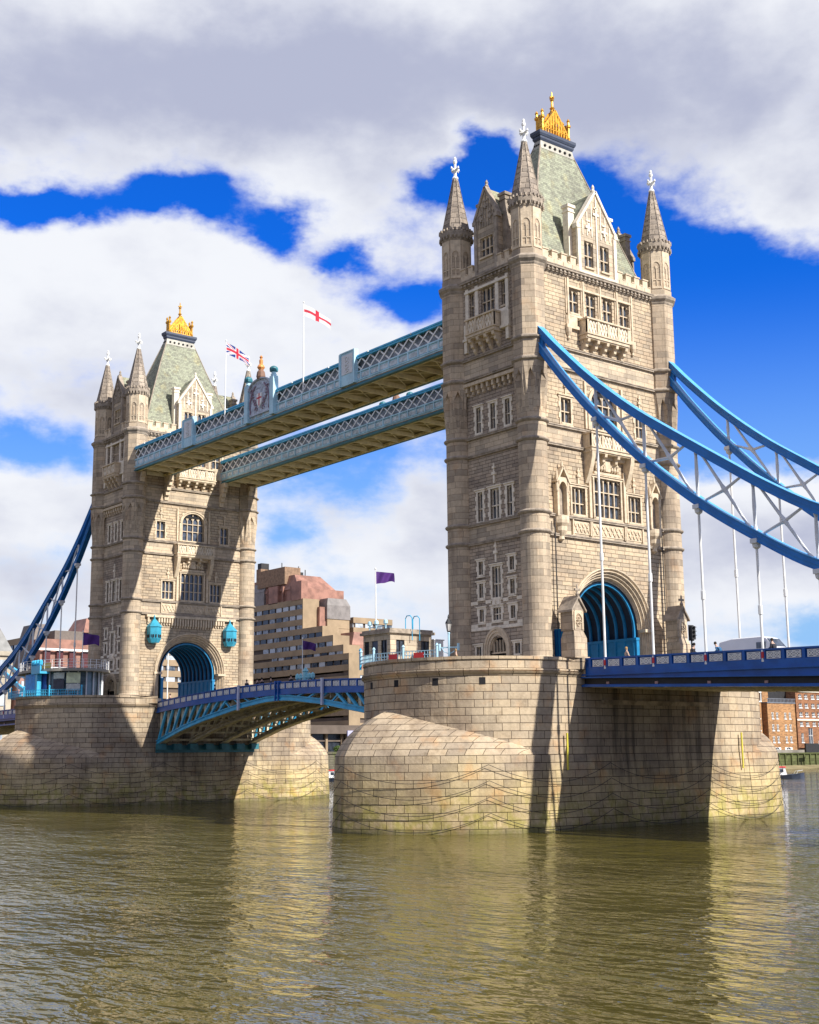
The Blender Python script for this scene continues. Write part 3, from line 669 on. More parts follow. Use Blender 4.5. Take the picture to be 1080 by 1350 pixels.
        sr = MB()
        for u in (-2.95, -1.5, 1.5, 2.95): sr.fb(F, u-.22, u+.22, 43.9, 47.5, .4, .58)
        sr.fb(F, -3.2, 3.2, 47.0, 47.25, .4, .68); sr.fb(F, -3.1, 3.1, 43.75, 44.1, .4, .62)
        for s_ in (-1, 1): sr.fb(F, s_*2.75-.55, s_*2.75+.55, 42.2, 43.75, .4, .72); sr.fb(F, s_*2.75-.62, s_*2.75+.62, 42.0, 42.25, .4, .86); sr.fb(F, s_*3.05-.2, s_*3.05+.2, 40.8, 42.0, .4, .75)
        sr.build('window_surround', WHT, root)
        for u,a,z,h,l in U4: window(root, F, u, z, a, h, l, (.5,), .45, .5, None)
        balcony(root, F, 2.05, 42.2, 43.7, 1.1, .45, 4, 1.5)
    # ---- courses, cornice
    st = MB()
    for z in (21.35, 23.2, 30.1, 31.95): st.cut(); string_course(st, z, SX, SY)
    for z in (37.8, 39.9): st.cut(); string_course(st, z, SX, SY+.45)
    st.cut(); string_course(st, 47.55, SX, SY+.45, True)
    rs = st
    for face, D, U in (('+x',SX,7.4),('-x',SX,7.4),('-y',SY+.45,3.4),('+y',SY+.45,3.4)):
        F = frame(face, D); n = int(U*2/.55)
        for k in range(n+1): u = -U+2*U*k/n; rs.fb(F, u-.11, u+.11, 47.75, 47.98, .2, .42)
    st.build('string_course', MOULD, root)
    for sx in (-1, 1):
        for sy in (-1, 1): turret(root, sx*A_, sy*B_)
    for face, D, U, g in (('+x',SX,7.9,2.75),('-x',SX,7.9,2.75),('-y',SY+.45,3.8,1.6),('+y',SY+.45,3.8,1.6)): parapet(root, face, D, -U, U, g)
    for face in ('+x', '-x'): dormer(root, face, SX-.05, 2.75, 53.7, 57.7, [(-1.15,1.3,49.3,2.8,2),(1.15,1.3,49.3,2.8,2)], 4.2)
    for face in ('-y', '+y'): dormer(root, face, SY+.4, 1.62, 54.4, 57.5, [(0,1.9,50.2,2.1,3)], 3.9)
    # ---- main roof
    r = MB(); prof = [(5.3,8.5,48.3),(4.75,7.85,49.2),(2.95,5.7,55.5),(1.45,3.85,60.5),(.5,2.45,64.2)]
    for (a, b, z0), (c, e, z1) in zip(prof, prof[1:]):
        lo4 = [(-a,-b,z0),(a,-b,z0),(a,b,z0),(-a,b,z0)]; hi4 = [(-c,-e,z1),(c,-e,z1),(c,e,z1),(-c,e,z1)]
        for k in range(4): r.poly([lo4[k], lo4[(k+1)%4], hi4[(k+1)%4], hi4[k]])
    ro = r.build('roof', SLATE, root)
    q = MB()
    def fr(a, b, z0, c, e, z1):
        lo4 = [(-a,-b,z0),(a,-b,z0),(a,b,z0),(-a,b,z0)]; hi4 = [(-c,-e,z1),(c,-e,z1),(c,e,z1),(-c,e,z1)]; q.hexa(lo4+hi4)
    fr(.62,2.56,63.9,.45,2.34,64.9); q.build('roof_band', mat('buff_lead', (.42,.40,.34), .7, var=.2), ro)
    q = MB(); fr(.48,2.35,64.85,.6,2.5,65.1); fr(.6,2.5,65.1,.6,2.5,65.35); fr(.65,2.58,65.35,.75,2.7,65.6); fr(.75,2.7,65.6,.75,2.7,65.9)
    q.build('roof_platform', NAVY, ro)
    q = MB()
    for s_ in (-1, 1):
        for k in range(6): q.cut(); yy = -1.85+k*.74; q.tube([(s_*.45,yy,64.3),(s_*.66,yy,64.35)], .16, 8)
        for k in range(3): q.cut(); xx = -.3+k*.3; q.tube([(xx,s_*2.35,64.3),(xx,s_*2.57,64.35)], .1, 8)
    q.build('roof_vent', DARK, ro)
    hp = MB()
    for sx in (-1, 1):
        for sy in (-1, 1):
            hp.cut(); hp.tube([(sx*a, sy*b, z0) for a, b, z0 in prof], .09, 6)
    hp.build('roof_hip', MOULD, ro)
    crown(root)
    # ---- roadway passage
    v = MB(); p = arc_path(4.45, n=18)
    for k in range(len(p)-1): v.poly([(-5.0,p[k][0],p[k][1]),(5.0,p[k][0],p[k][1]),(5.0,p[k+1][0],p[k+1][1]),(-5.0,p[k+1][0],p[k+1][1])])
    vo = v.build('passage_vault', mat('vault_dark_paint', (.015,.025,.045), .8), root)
    for i in range(9):
        x_ = -4.7+i*1.17; b = MB(); pr = arc_path(4.32, n=18, zb=12.3)
        for k in range(len(pr)-1): b.beam((x_,*pr[k]), (x_,*pr[k+1]), .24, .22, upv=(1,0,0))
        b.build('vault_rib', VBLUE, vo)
    lp = MB()
    for s_ in (-1, 1):
        lp.cut(); y0, y1 = sorted((s_*4.0, s_*4.4)); lp.box(-5.2, 5.2, y0, y1, ZB, 12.2); y0, y1 = sorted((s_*3.9, s_*4.4)); lp.box(-5.25, 5.25, y0, y1, 12.2, 12.45)
        for k in range(9):
            x_ = -4.8+k*1.2; a, b = sorted((s_*3.9, s_*4.0)); lp.box(x_-.12, x_+.12, a, b, ZB, 12.2)
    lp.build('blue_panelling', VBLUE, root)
    pv = MB(); pv.box(-5.6, 5.6, -9.4, 9.4, 36.0, 36.3); pv.cut(); pv.box(-5.4, 5.4, -9.2, 9.2, 20.5, 20.8)
    pv.build('inner_floor', DARK, root)
    return root
tower = build_tower()
far_tower = copy_tree(tower, (-82.3, 0, ZB), math.pi)
far_tower['label'] = 'farther gothic stone tower with two blue lantern boxes above its arch'
# ================================================================ piers
WZ = -5.0
def pier_upper(r=10.65, c=12.1, n=28):
    pts = [(r*math.cos(-math.pi*i/n), -c+r*math.sin(-math.pi*i/n)) for i in range(n+1)]
    return pts[::1]                       # from +x side round the -y end to -x side
def full_outline(half):                    # mirrors the -y half to the +y end, clockwise order made counter clockwise
    a = half; b = [(-x, -y) for x, y in half]
    return (a+b)[::-1]
def gothic(hw, ys, ya, n=16):              # pointed plan: springs at y=-ys, apex at y=-ya
    L = ya-ys; cx = (hw*hw-L*L)/(2*hw); Rr = hw-cx; tm = math.acos(min(1, -cx/Rr)) if cx < 0 else 0
    right = [(cx+Rr*math.cos(tm*i/n), -ys-Rr*math.sin(tm*i/n)) for i in range(n+1)]
    return right+[(-x, y) for x, y in right[::-1][1:]]
def resample(pts, n):
    L = [0]
    for a, b in zip(pts, pts[1:]): L.append(L[-1]+math.hypot(b[0]-a[0], b[1]-a[1]))
    out = []
    for i in range(n):
        s = L[-1]*i/(n-1); k = max(j for j in range(len(L)) if L[j] <= s+1e-9); k = min(k, len(pts)-2)
        t = (s-L[k])/(L[k+1]-L[k]); out.append((pts[k][0]+(pts[k+1][0]-pts[k][0])*t, pts[k][1]+(pts[k+1][1]-pts[k][1])*t, s))
    return out
def build_pier():
    root = thing('bridge_pier', (0,0,WZ), 'nearer granite pier with rounded end and domed pointed cutwater, standing in the river', 'pier', 'granite bridge piers')
    up_ = full_outline(pier_upper())
    b = MB(); b.prism(up_, -8, 7.95); b.build('pier_body', GRAN, root)
    # upper ring: moulding and parapet wall round each end
    m = MB()
    for half in (pier_upper(), [(-x,-y) for x, y in pier_upper()]):
        ring = [( x, y) for x, y in half]
        ex = lambda p: (p[0], math.copysign(9.6 if p[0] > 0 else 7.95, p[1])); ext0, ext1 = ex(ring[0]), ex(ring[-1])
        ring = [ext0]+ring+[ext1]
        cy = -12.1 if half[1][1] < 0 else 12.1
        def off(p, d):
            y0 = p[1]-cy; side = (y0 > 0) if cy < 0 else (y0 < 0)
            if side: return (p[0]+math.copysign(d, p[0]), p[1])
            L = math.hypot(p[0], y0); return (p[0]*(L+d)/L, cy+y0*(L+d)/L)
        LV = ((7.95,8.15,.0,.10),(8.15,8.3,.18,.30),(8.3,8.42,.10,.14),(8.42,8.55,.22,.20),(8.55,9.35,.02,.0),(9.35,9.6,.1,.1))
        for li, (z0, z1, d0, d1) in enumerate(LV):
            nxt = LV[li+1][2] if li+1 < len(LV) else -1; prv = LV[li-1][3] if li else 0
            per = 0
            for p, q in zip(ring, ring[1:]):
                L = math.hypot(q[0]-p[0], q[1]-p[1])
                a0, b0, a1, b1 = off(p,d0), off(q,d0), off(p,d1), off(q,d1); uv = [(per,z0),(per+L,z0),(per+L,z1),(per,z1)]
                m.poly([(*a0,z0),(*b0,z0),(*b1,z1),(*a1,z1)], uv)
                i0, i1 = off(p,-.55), off(q,-.55)
                if nxt < d1: t0, t1 = (off(p,nxt), off(q,nxt)) if nxt > -1 else (i0, i1); m.poly([(*a1,z1),(*b1,z1),(*t1,z1),(*t0,z1)])
                if prv < d0: t0, t1 = off(p,prv), off(q,prv); m.poly([(*a0,z0),(*b0,z0),(*t1,z0),(*t0,z0)])
                if z0 > 8.5: m.poly([(*i0,z0),(*i1,z0),(*i1,z1),(*i0,z1)], uv)
                per += L
            for p in (ring[0], ring[-1]):
                a, b_ = off(p,-.55), off(p,(d0+d1)/2); m.poly([(*a,z0),(*b_,z0),(*b_,z1),(*a,z1)])
    m.build('pier_parapet', GRAN, root)
    pv = MB(); pv.poly([(x*.985,y*.985,8.48) for x, y in up_]); pv.build('pier_paving', PAVE, root)
    # cutwaters with their domed tops
    for sg in (1, -1):
        c = MB(); N = 41
        lo = resample([(x*1.045, y*1.004) for x, y in gothic(10.85, 13.2, 27.6)], N); hi = resample(gothic(10.72, 13.2, 27.4), N)
        for k in range(N-1):
            a, b_ = lo[k], lo[k+1]; p, q = hi[k], hi[k+1]
            c.poly([(sg*a[0],sg*a[1],-8),(sg*b_[0],sg*b_[1],-8),(sg*q[0],sg*q[1],1.3),(sg*p[0],sg*p[1],1.3)], [(a[2],-8),(b_[2],-8),(b_[2],1.3),(a[2],1.3)])
        cw = c.build('cutwater', GRAN, root)
        dm = MB()
        def inner(k):
            a = math.pi*k/(N-1); return (10.6*math.cos(a), -12.1-10.6*math.sin(a))
        mx = max(math.hypot(hi[k][0]-inner(k)[0], hi[k][1]-inner(k)[1]) for k in range(N)); J = 10
        def dp(k, j):
            o = hi[k]; i = inner(k); t = j/J; dist = math.hypot(o[0]-i[0], o[1]-i[1]); H = 3.95*(max(0, dist-1.5)/(mx-1.5))**.62
            # quarter ellipse profile
            s_ = .5*(1-math.cos(t*math.pi/2))+.5*t; zz = 1.3+H*(.55*math.sin(t*math.pi/2)+.45*t)
            return (sg*(o[0]+(i[0]-o[0])*s_), sg*(o[1]+(i[1]-o[1])*s_), zz)
        vv = lambda k, j: 1.3+(dp(k,j)[2]-1.3)*1.25
        for k in range(N-1):
            for j in range(J):
                uu = [(hi[k][2], vv(k,j)), (hi[k+1][2], vv(k+1,j)), (hi[k+1][2], vv(k+1,j+1)), (hi[k][2], vv(k,j+1))]
                dm.poly([dp(k,j), dp(k+1,j), dp(k+1,j+1), dp(k,j+1)], uu)
        dm.build('cutwater_dome', GRAN, root)
        # long-face facing between the cutwaters, slightly battered
    f = MB()
    for s_ in (-1, 1):
        f.cut()
        f.hexa([(s_*10.2,-13.2,-8),(s_*11.36,-13.2,-8),(s_*11.36,13.2,-8),(s_*10.2,13.2,-8),(s_*10.2,-13.2,1.3),(s_*10.67,-13.2,1.3),(s_*10.67,13.2,1.3),(s_*10.2,13.2,1.3)])
    f.build('pier_facing', GRAN, root)
    # draped mooring chains
    path = [(11.32,13.2)]+[(x*1.045,y*1.004) for x, y in gothic(10.85,13.2,27.6)]; path[0] = (11.34, 0)
    path = [(11.36, 13.2), (11.36, 0)]+[(x*1.045, y*1.004) for x, y in gothic(10.85, 13.2, 27.6)]+[(-11.36, 0), (-11.36, 13.2)]
    full = path+[(-x,-y) for x, y in path[2:-2]]+[path[0]]
    P = resample(full, 400); L = P[-1][2]; nb = 10
    gh = resample([(x*1.045, y*1.004) for x, y in gothic(10.85, 13.2, 27.6)], 3); s_ap = 26.4+gh[1][2]+.2
    rng = random.Random(3)
    for row, zt in enumerate((.55, -.75, -2.05, -3.35)):
        for bay in range(nb):
            s0, s1 = L*bay/nb, L*(bay+1)/nb; pts = []
            for i in range(15):
                t = i/14; s = (s_ap+s0+(s1-s0)*t) % L; j = min(len(P)-2, int(s/L*(len(P)-1))); tt = s/L*(len(P)-1)-j
                x_ = P[j][0]+(P[j+1][0]-P[j][0])*tt; y_ = P[j][1]+(P[j+1][1]-P[j][1])*tt; z_ = zt-1.5*(1-(2*t-1)**2)
                ins = 1-(z_+5)/6.3*.044 if True else 1
                k_ = 1.003*(1-.0045*(z_+5))
                pts.append((x_*k_+math.copysign(.005, x_), y_*(1.002), z_))
            c = MB(); c.tube(pts, .024, 5); c.build('mooring_chain', IRON, root)
    # scupper holes, ladders
    h = MB()
    for a in (-40, -62, -84, -106):
        ca, sa = math.cos(R(a)), math.sin(R(a)); G = lambda u,z,d: (ca*(10.62+d)-sa*u, -12.1+sa*(10.62+d)+ca*u, z); h.fb(G, -.26, .26, 7.2, 7.8, -.1, .04)
    h.build('scupper', DARK, root)
    for x_, y_, z0, z1 in ((10.98,-11.9,.0,3.1),(10.98,12.0,-.2,3.2)):
        l = MB(); l.box(x_-.05, x_+.06, y_-.07, y_+.07, z0, z1); l.build('depth_board', YEL, root)
    p = MB(); p.box(10.7, 10.95, -7.2, 8.0, 5.6, 6.0); p.build('service_pipe', mat('rusty_pipe', (.36,.28,.19), .8, var=.5, vscale=.8), root)
    return root
pier = build_pier()
far_pier = copy_tree(pier, (-82.3,0,WZ), math.pi)
far_pier['label'] = 'farther granite pier whose right half is shaded by the opening span girders'
# ================================================================ parapet panels
def panel_mesh():
    b = MB(); W, H = .94, .56
    for u0, u1, z0, z1 in ((-W/2,W/2,0,.05),(-W/2,W/2,H-.05,H),(-W/2,-W/2+.05,0,H),(W/2-.05,W/2,0,H),(-.025,.025,0,H)): b.box(u0, u1, -.02, .02, z0, z1)
    for s_ in (-1, 1):
        c = s_*W/4
        for k in range(12):
            t0, t1 = 2*math.pi*k/12, 2*math.pi*(k+1)/12; b.beam((c+.16*math.cos(t0),0,H/2+.16*math.sin(t0)), (c+.16*math.cos(t1),0,H/2+.16*math.sin(t1)), .055, .065, upv=(0,1,0))
        for p in ((-1,-1),(-1,1),(1,1),(1,-1)): b.beam((c,0,H/2), (c+p[0]*W/4.2,0,H/2+p[1]*H/2.1), .055, .065, upv=(0,1,0))
    return b
PROTO = {}
def place_panel(root, x, y, z, slope, sc_=1.0):
    if 'p' not in PROTO:
        o = panel_mesh().build('parapet_panel', WPAINT, None); PROTO['p'] = o.data; o.parent = root
    else:
        o = bpy.data.objects.new('parapet_panel', PROTO['p']); COL.objects.link(o); o.parent = root
    o.location = Vector((x,y,z))-ORG[root.name]; o.rotation_euler = (0, -math.atan(slope), 0); o.scale = (sc_, 1, 1)
# ================================================================ side spans
def side_span(x0, x1, sl_top, sl_bot, label):
    """deck from the pier towards the bank; x grows away from the pier (built for the near side, mirrored with sign)"""
    sg = 1 if x1 > x0 else -1
    root = thing('side_span', (x0, 0, 8.4), label, 'bridge deck', 'suspended side spans')
    tp = lambda x: 9.58-sl_top*abs(x-x0); bt = lambda x: 7.08-sl_bot*abs(x-x0); rd = lambda x: tp(x)-1.12
    def slab(mb, y0, y1, f0, f1, a=x0, c=x1, n=10):
        for k in range(n):
            xa, xb = a+(c-a)*k/n, a+(c-a)*(k+1)/n
            if xa > xb: xa, xb = xb, xa
            mb.hexa([(xa,y0,f0(xa)),(xb,y0,f0(xb)),(xb,y1,f0(xb)),(xa,y1,f0(xa)),(xa,y0,f1(xa)),(xb,y0,f1(xb)),(xb,y1,f1(xb)),(xa,y1,f1(xa))])
    d = MB(); slab(d, -9.1, 9.1, lambda x: rd(x)-.35, lambda x: rd(x)-.02); d.build('road_surface', ASPH, root)
    kb = MB()
    for s_ in (-1, 1): y0, y1 = sorted((s_*5.6, s_*9.1)); slab(kb, y0, y1, lambda x: rd(x)-.02, lambda x: rd(x)+.12)
    kb.build('footway', PAVE, root)
    for s_ in (-1, 1):
        g = MB(); 
        y0, y1 = sorted((s_*9.15, s_*9.5))
        slab(g, y0, y1, lambda x: rd(x)-.28, lambda x: rd(x)+.3)
        y0, y1 = sorted((s_*9.15, s_*9.62)); slab(g, y0, y1, lambda x: rd(x)-.42, lambda x: rd(x)-.28)
        y0, y1 = sorted((s_*9.15, s_*9.42)); slab(g, y0, y1, lambda x: bt(x)+.87, lambda x: rd(x)-.42)
        y0, y1 = sorted((s_*9.05, s_*9.7)); slab(g, y0, y1, lambda x: bt(x)+.76, lambda x: bt(x)+.87)
        y0, y1 = sorted((s_*9.0, s_*9.62)); slab(g, y0, y1, lambda x: bt(x), lambda x: bt(x)+.16)
        y0, y1 = sorted((s_*9.05, s_*9.4)); slab(g, y0, y1, lambda x: bt(x)+.16, lambda x: bt(x)+.24)
        g.build('edge_girder', DBLUE, root)
        k = MB(); y0, y1 = sorted((s_*9.0, s_*9.2)); slab(k, y0, y1, lambda x: bt(x)+.2, lambda x: bt(x)+.77); k.build('girder_recess', IRON, root)
        r = MB(); y0, y1 = sorted((s_*9.25, s_*9.5)); slab(r, y0, y1, lambda x: tp(x)-.14, lambda x: tp(x))
        y0, y1 = sorted((s_*9.3, s_*9.34)); slab(r, y0, y1, lambda x: rd(x)+.3, lambda x: tp(x)-.1)
        x = 13.42-5.42; L = abs(x1-x0)
        i = 0
        while True:
            dx = 13.42-10.65-5.42+i*5.42/3
            i += 1
            if dx < .1: continue
            if dx > L: break
            X = x0+sg*dx; y0, y1 = sorted((s_*9.28, s_*9.52)); main = (i-1) % 3 == 0; wv = .22 if main else .13
            r.box(X-wv, X+wv, y0, y1+(0), rd(X)+.28, tp(X)-.05)
            if main:
                q = MB(); y0, y1 = sorted((s_*9.5, s_*9.58)); q.box(X-.11, X+.11, y0, y1, rd(X)+.4, tp(X)-.25); q.build('red_shield', RED, root)
                q = MB(); y0, y1 = sorted((s_*9.2, s_*9.3)); q.box(X-.15, X+.15, y0, y1, bt(X)+.26, bt(X)+.46); q.build('girder_plate', mat('pink_plate', (.5,.3,.25), .7), root)
        r.build('parapet_rail', DBLUE, root)
        i = 0
        while True:
            dx = 13.42-10.65-5.42+i*5.42/3+5.42/6; i += 1
            if dx < .5: continue
            if dx > min(L-.5, 62): break
            X = x0+sg*dx; place_panel(root, X, s_*9.42, rd(X)+.34, -sg*sl_top, 1.35)
    u = MB()
    for y in (-6.5,-4,-1.5,1.5,4,6.5): slab(u, y-.15, y+.15, lambda x: rd(x)-1.1, lambda x: rd(x)-.35)
    u.build('stringer', GCREAM, root)
    dx = 1.0
    while dx < abs(x1-x0):
        X = x0+sg*dx; q = MB(); q.box(X-.12, X+.12, -9.1, 9.1, bt(X)+.1, rd(X)-.35); q.box(X-.3, X+.3, -9.1, 9.1, bt(X)-.02, bt(X)+.1); q.build('cross_girder', GCREAM, root); dx += 5.42/2
    return root
side_span(10.7, 93, .0235, .043, 'nearer side span deck with deep dark blue girder above the shaded pier')
side_span(-93.0, -176, .010, .014, 'farther side span deck, its blue parapet just seen at the left edge')
# ================================================================ opening (bascule) span
def bascule_span():
    root = thing('bascule_span', (-41.15,0,9.0), 'central opening span with four curved girders and bright blue outer truss', 'bridge deck')
    X0, X1 = -71.6, -10.7; c = -41.15
    tp = lambda x: 10.05-1.2*((x-c)/30.5)**2; rd = lambda x: tp(x)-1.15
    pts = [(0,7.85),(3,7.75),(9,7.15),(13,6.55),(17.5,5.9),(23,4.85),(28.1,3.6),(30.6,2.9)]
    def bt(x):
        q = abs(x-c)
        for (a, za), (b, zb) in zip(pts, pts[1:]):
            if a <= q <= b: return za+(zb-za)*(q-a)/(b-a)
        return pts[-1][1]
    def run(mb, y0, y1, f0, f1, n=40, a=X0, b=X1):
        for k in range(n):
            xa, xb = a+(b-a)*k/n, a+(b-a)*(k+1)/n
            mb.hexa([(xa,y0,f0(xa)),(xb,y0,f0(xb)),(xb,y1,f0(xb)),(xa,y1,f0(xa)),(xa,y0,f1(xa)),(xb,y0,f1(xb)),(xb,y1,f1(xb)),(xa,y1,f1(xa))])
    d = MB(); run(d, -7.5, 7.5, lambda x: rd(x)-.3, lambda x: rd(x)); d.build('road_surface', ASPH, root)
    ds = MB(); run(ds, -7.3, 7.3, lambda x: rd(x)-.36, lambda x: rd(x)-.304); ds.build('deck_soffit', IRON, root)
    for s_ in (-1, 1):
        kb = MB(); y0, y1 = sorted((s_*5.0, s_*7.5)); run(kb, y0, y1, lambda x: rd(x), lambda x: rd(x)+.12); kb.build('footway', PAVE, root)
        g = MB(); y0, y1 = sorted((s_*7.4, s_*7.75)); run(g, y0, y1, lambda x: rd(x)-.3, lambda x: rd(x)+.28)
        y0, y1 = sorted((s_*7.35, s_*7.85)); run(g, y0, y1, lambda x: rd(x)-.42, lambda x: rd(x)-.3); g.build('edge_girder', DBLUE, root)
        r = MB(); y0, y1 = sorted((s_*7.5, s_*7.75)); run(r, y0, y1, lambda x: tp(x)-.13, lambda x: tp(x)); y0, y1 = sorted((s_*7.55, s_*7.59)); run(r, y0, y1, lambda x: rd(x)+.28, lambda x: tp(x)-.1)
        N = 38; st = (X1-X0)/N
        for k in range(N+1):
            X = X0+st*k; y0, y1 = sorted((s_*7.52, s_*7.76)); r.box(X-.10, X+.10, y0, y1, rd(X)+.28, tp(X)-.05)
        r.build('parapet_rail', DBLUE, root)
        for k in range(N):
            X = X0+st*(k+.5); place_panel(root, X, s_*7.67, rd(X)+.34, -2*1.2*(X-c)/30.5**2, 1.3)
        j = MB()
        for q in (-.35, .35): y0, y1 = sorted((s_*7.5, s_*7.95)); j.box(c+q-.09, c+q+.09, y0, y1, 7.8, tp(c)+.12)
        j.build('joint_post', DBLUE, root)
    for i, (y, outer) in enumerate(((-7.62,1),(-7.2,0),(-2.6,0),(2.6,0),(7.2,0),(7.62,1))):
        ml = SBLUE if outer else GCREAM
        for s_ in (-1, 1):
            rb = MB(); a, b = (c, X1) if s_ > 0 else (X0, c)
            wv = .19 if outer else (.2 if abs(y) > 7 else .42)
            run(rb, y-wv, y+wv, lambda x: bt(x), lambda x: bt(x)+.16, 24, a, b); run(rb, y-.07, y+.07, lambda x: bt(x)+.16, lambda x: bt(x)+.5, 24, a, b); run(rb, y-wv, y+wv, lambda x: bt(x)+.5, lambda x: bt(x)+.62, 24, a, b)
            M_ = 9; q = [12+i_*(30.0-12)/M_ for i_ in range(M_+1)]
            for k in range(M_):
                xa, xb = c+s_*q[k], c+s_*q[k+1]; za = rd(xa)-.35; zb = bt(xb)+.5
                rb.beam((xa,y,za), (xb,y,zb), .26, .3, upv=(0,1,0)) if (outer or abs(y) < 7) else rb.beam((xb,y,rd(xb)-.35), (xb,y,zb), .55, .25, upv=(0,1,0))
            for k in range(5):
                xa = c+s_*(1.5+k*2.4); xb = xa+s_*1.6
                rb.beam((xa,y,bt(xa)+.5), (xb,y,rd(xb)-.35), .16, .18, upv=(0,1,0))
            rb.build('curved_girder', ml, root)
            if abs(y) == 7.2:
                uf = MB(); run(uf, y-.45, y+.55 if y > 0 else y+.45, lambda x: bt(x)-.06, lambda x: bt(x)-.012, 24, a, b); uf.build('girder_flange', GCREAM, root)
    k = 0; x = X0+1.2
    while x < X1-.5:
        q = MB(); q.box(x-.09, x+.09, -7.3, 7.3, rd(x)-1.0, rd(x)-.3); zb = bt(x)+.25
        if rd(x)-1.3 > zb:
            q.beam((x,-7.2,zb+.1), (x,7.2,zb+.1), .12, .22); q.beam((x,-7.2,zb), (x,-2.6,rd(x)-.9), .1, .1); q.beam((x,7.2,zb), (x,2.6,rd(x)-.9), .1, .1)
        q.build('cross_beam', GCREAM, root); x += 3.6
    t = MB()
    for s_ in (-1, 1):
        xx = c+s_*30.2; t.box(min(xx, xx+s_*.7), max(xx, xx+s_*.7), -7.8, 7.8, 1.9, 2.9)
        for y in (-7.4,-5,-2.5,0,2.5,5,7.4): t.box(xx-s_*.5-.4, xx-s_*.5+.4, y-.6, y+.6, 2.3, 3.1)
    t.build('bearing_beam', TEAL, root)
    return root
bascule_span()
# ================================================================ suspension chains with their hangers
UT = [(6.2,41.7),(6.6,41.35),(8,39.8),(9.7,38.05),(13.03,34.85),(17.7,31.0),(21.8,28.15),(27.5,24.35),(31.2,21.95),(35.4,19.6),(43.5,16.2),(52,13.6),(60,12.0)]
LB = [(6.2,39.4),(6.5,39.0),(8,37.0),(9.7,34.9),(12.9,31.3),(18.4,25.9),(24.25,21.15),(29.65,17.6),(35.05,14.6),(43,11.9),(52,10.9),(60,11.1)]
def itp(tab, x):
    x = min(max(x, tab[0][0]), tab[-1][0])
    for i in range(len(tab)-1):
        if tab[i][0] <= x <= tab[i+1][0]:
            p0 = tab[max(i-1,0)]; p1 = tab[i]; p2 = tab[i+1]; p3 = tab[min(i+2,len(tab)-1)]; t = (x-p1[0])/(p2[0]-p1[0])
            m1 = (p2[1]-p0[1])/(p2[0]-p0[0])*(p2[0]-p1[0]); m2 = (p3[1]-p1[1])/(p3[0]-p1[0])*(p2[0]-p1[0])
            return (2*t**3-3*t**2+1)*p1[1]+(t**3-2*t**2+t)*m1+(-2*t**3+3*t**2)*p2[1]+(t**3-t**2)*m2
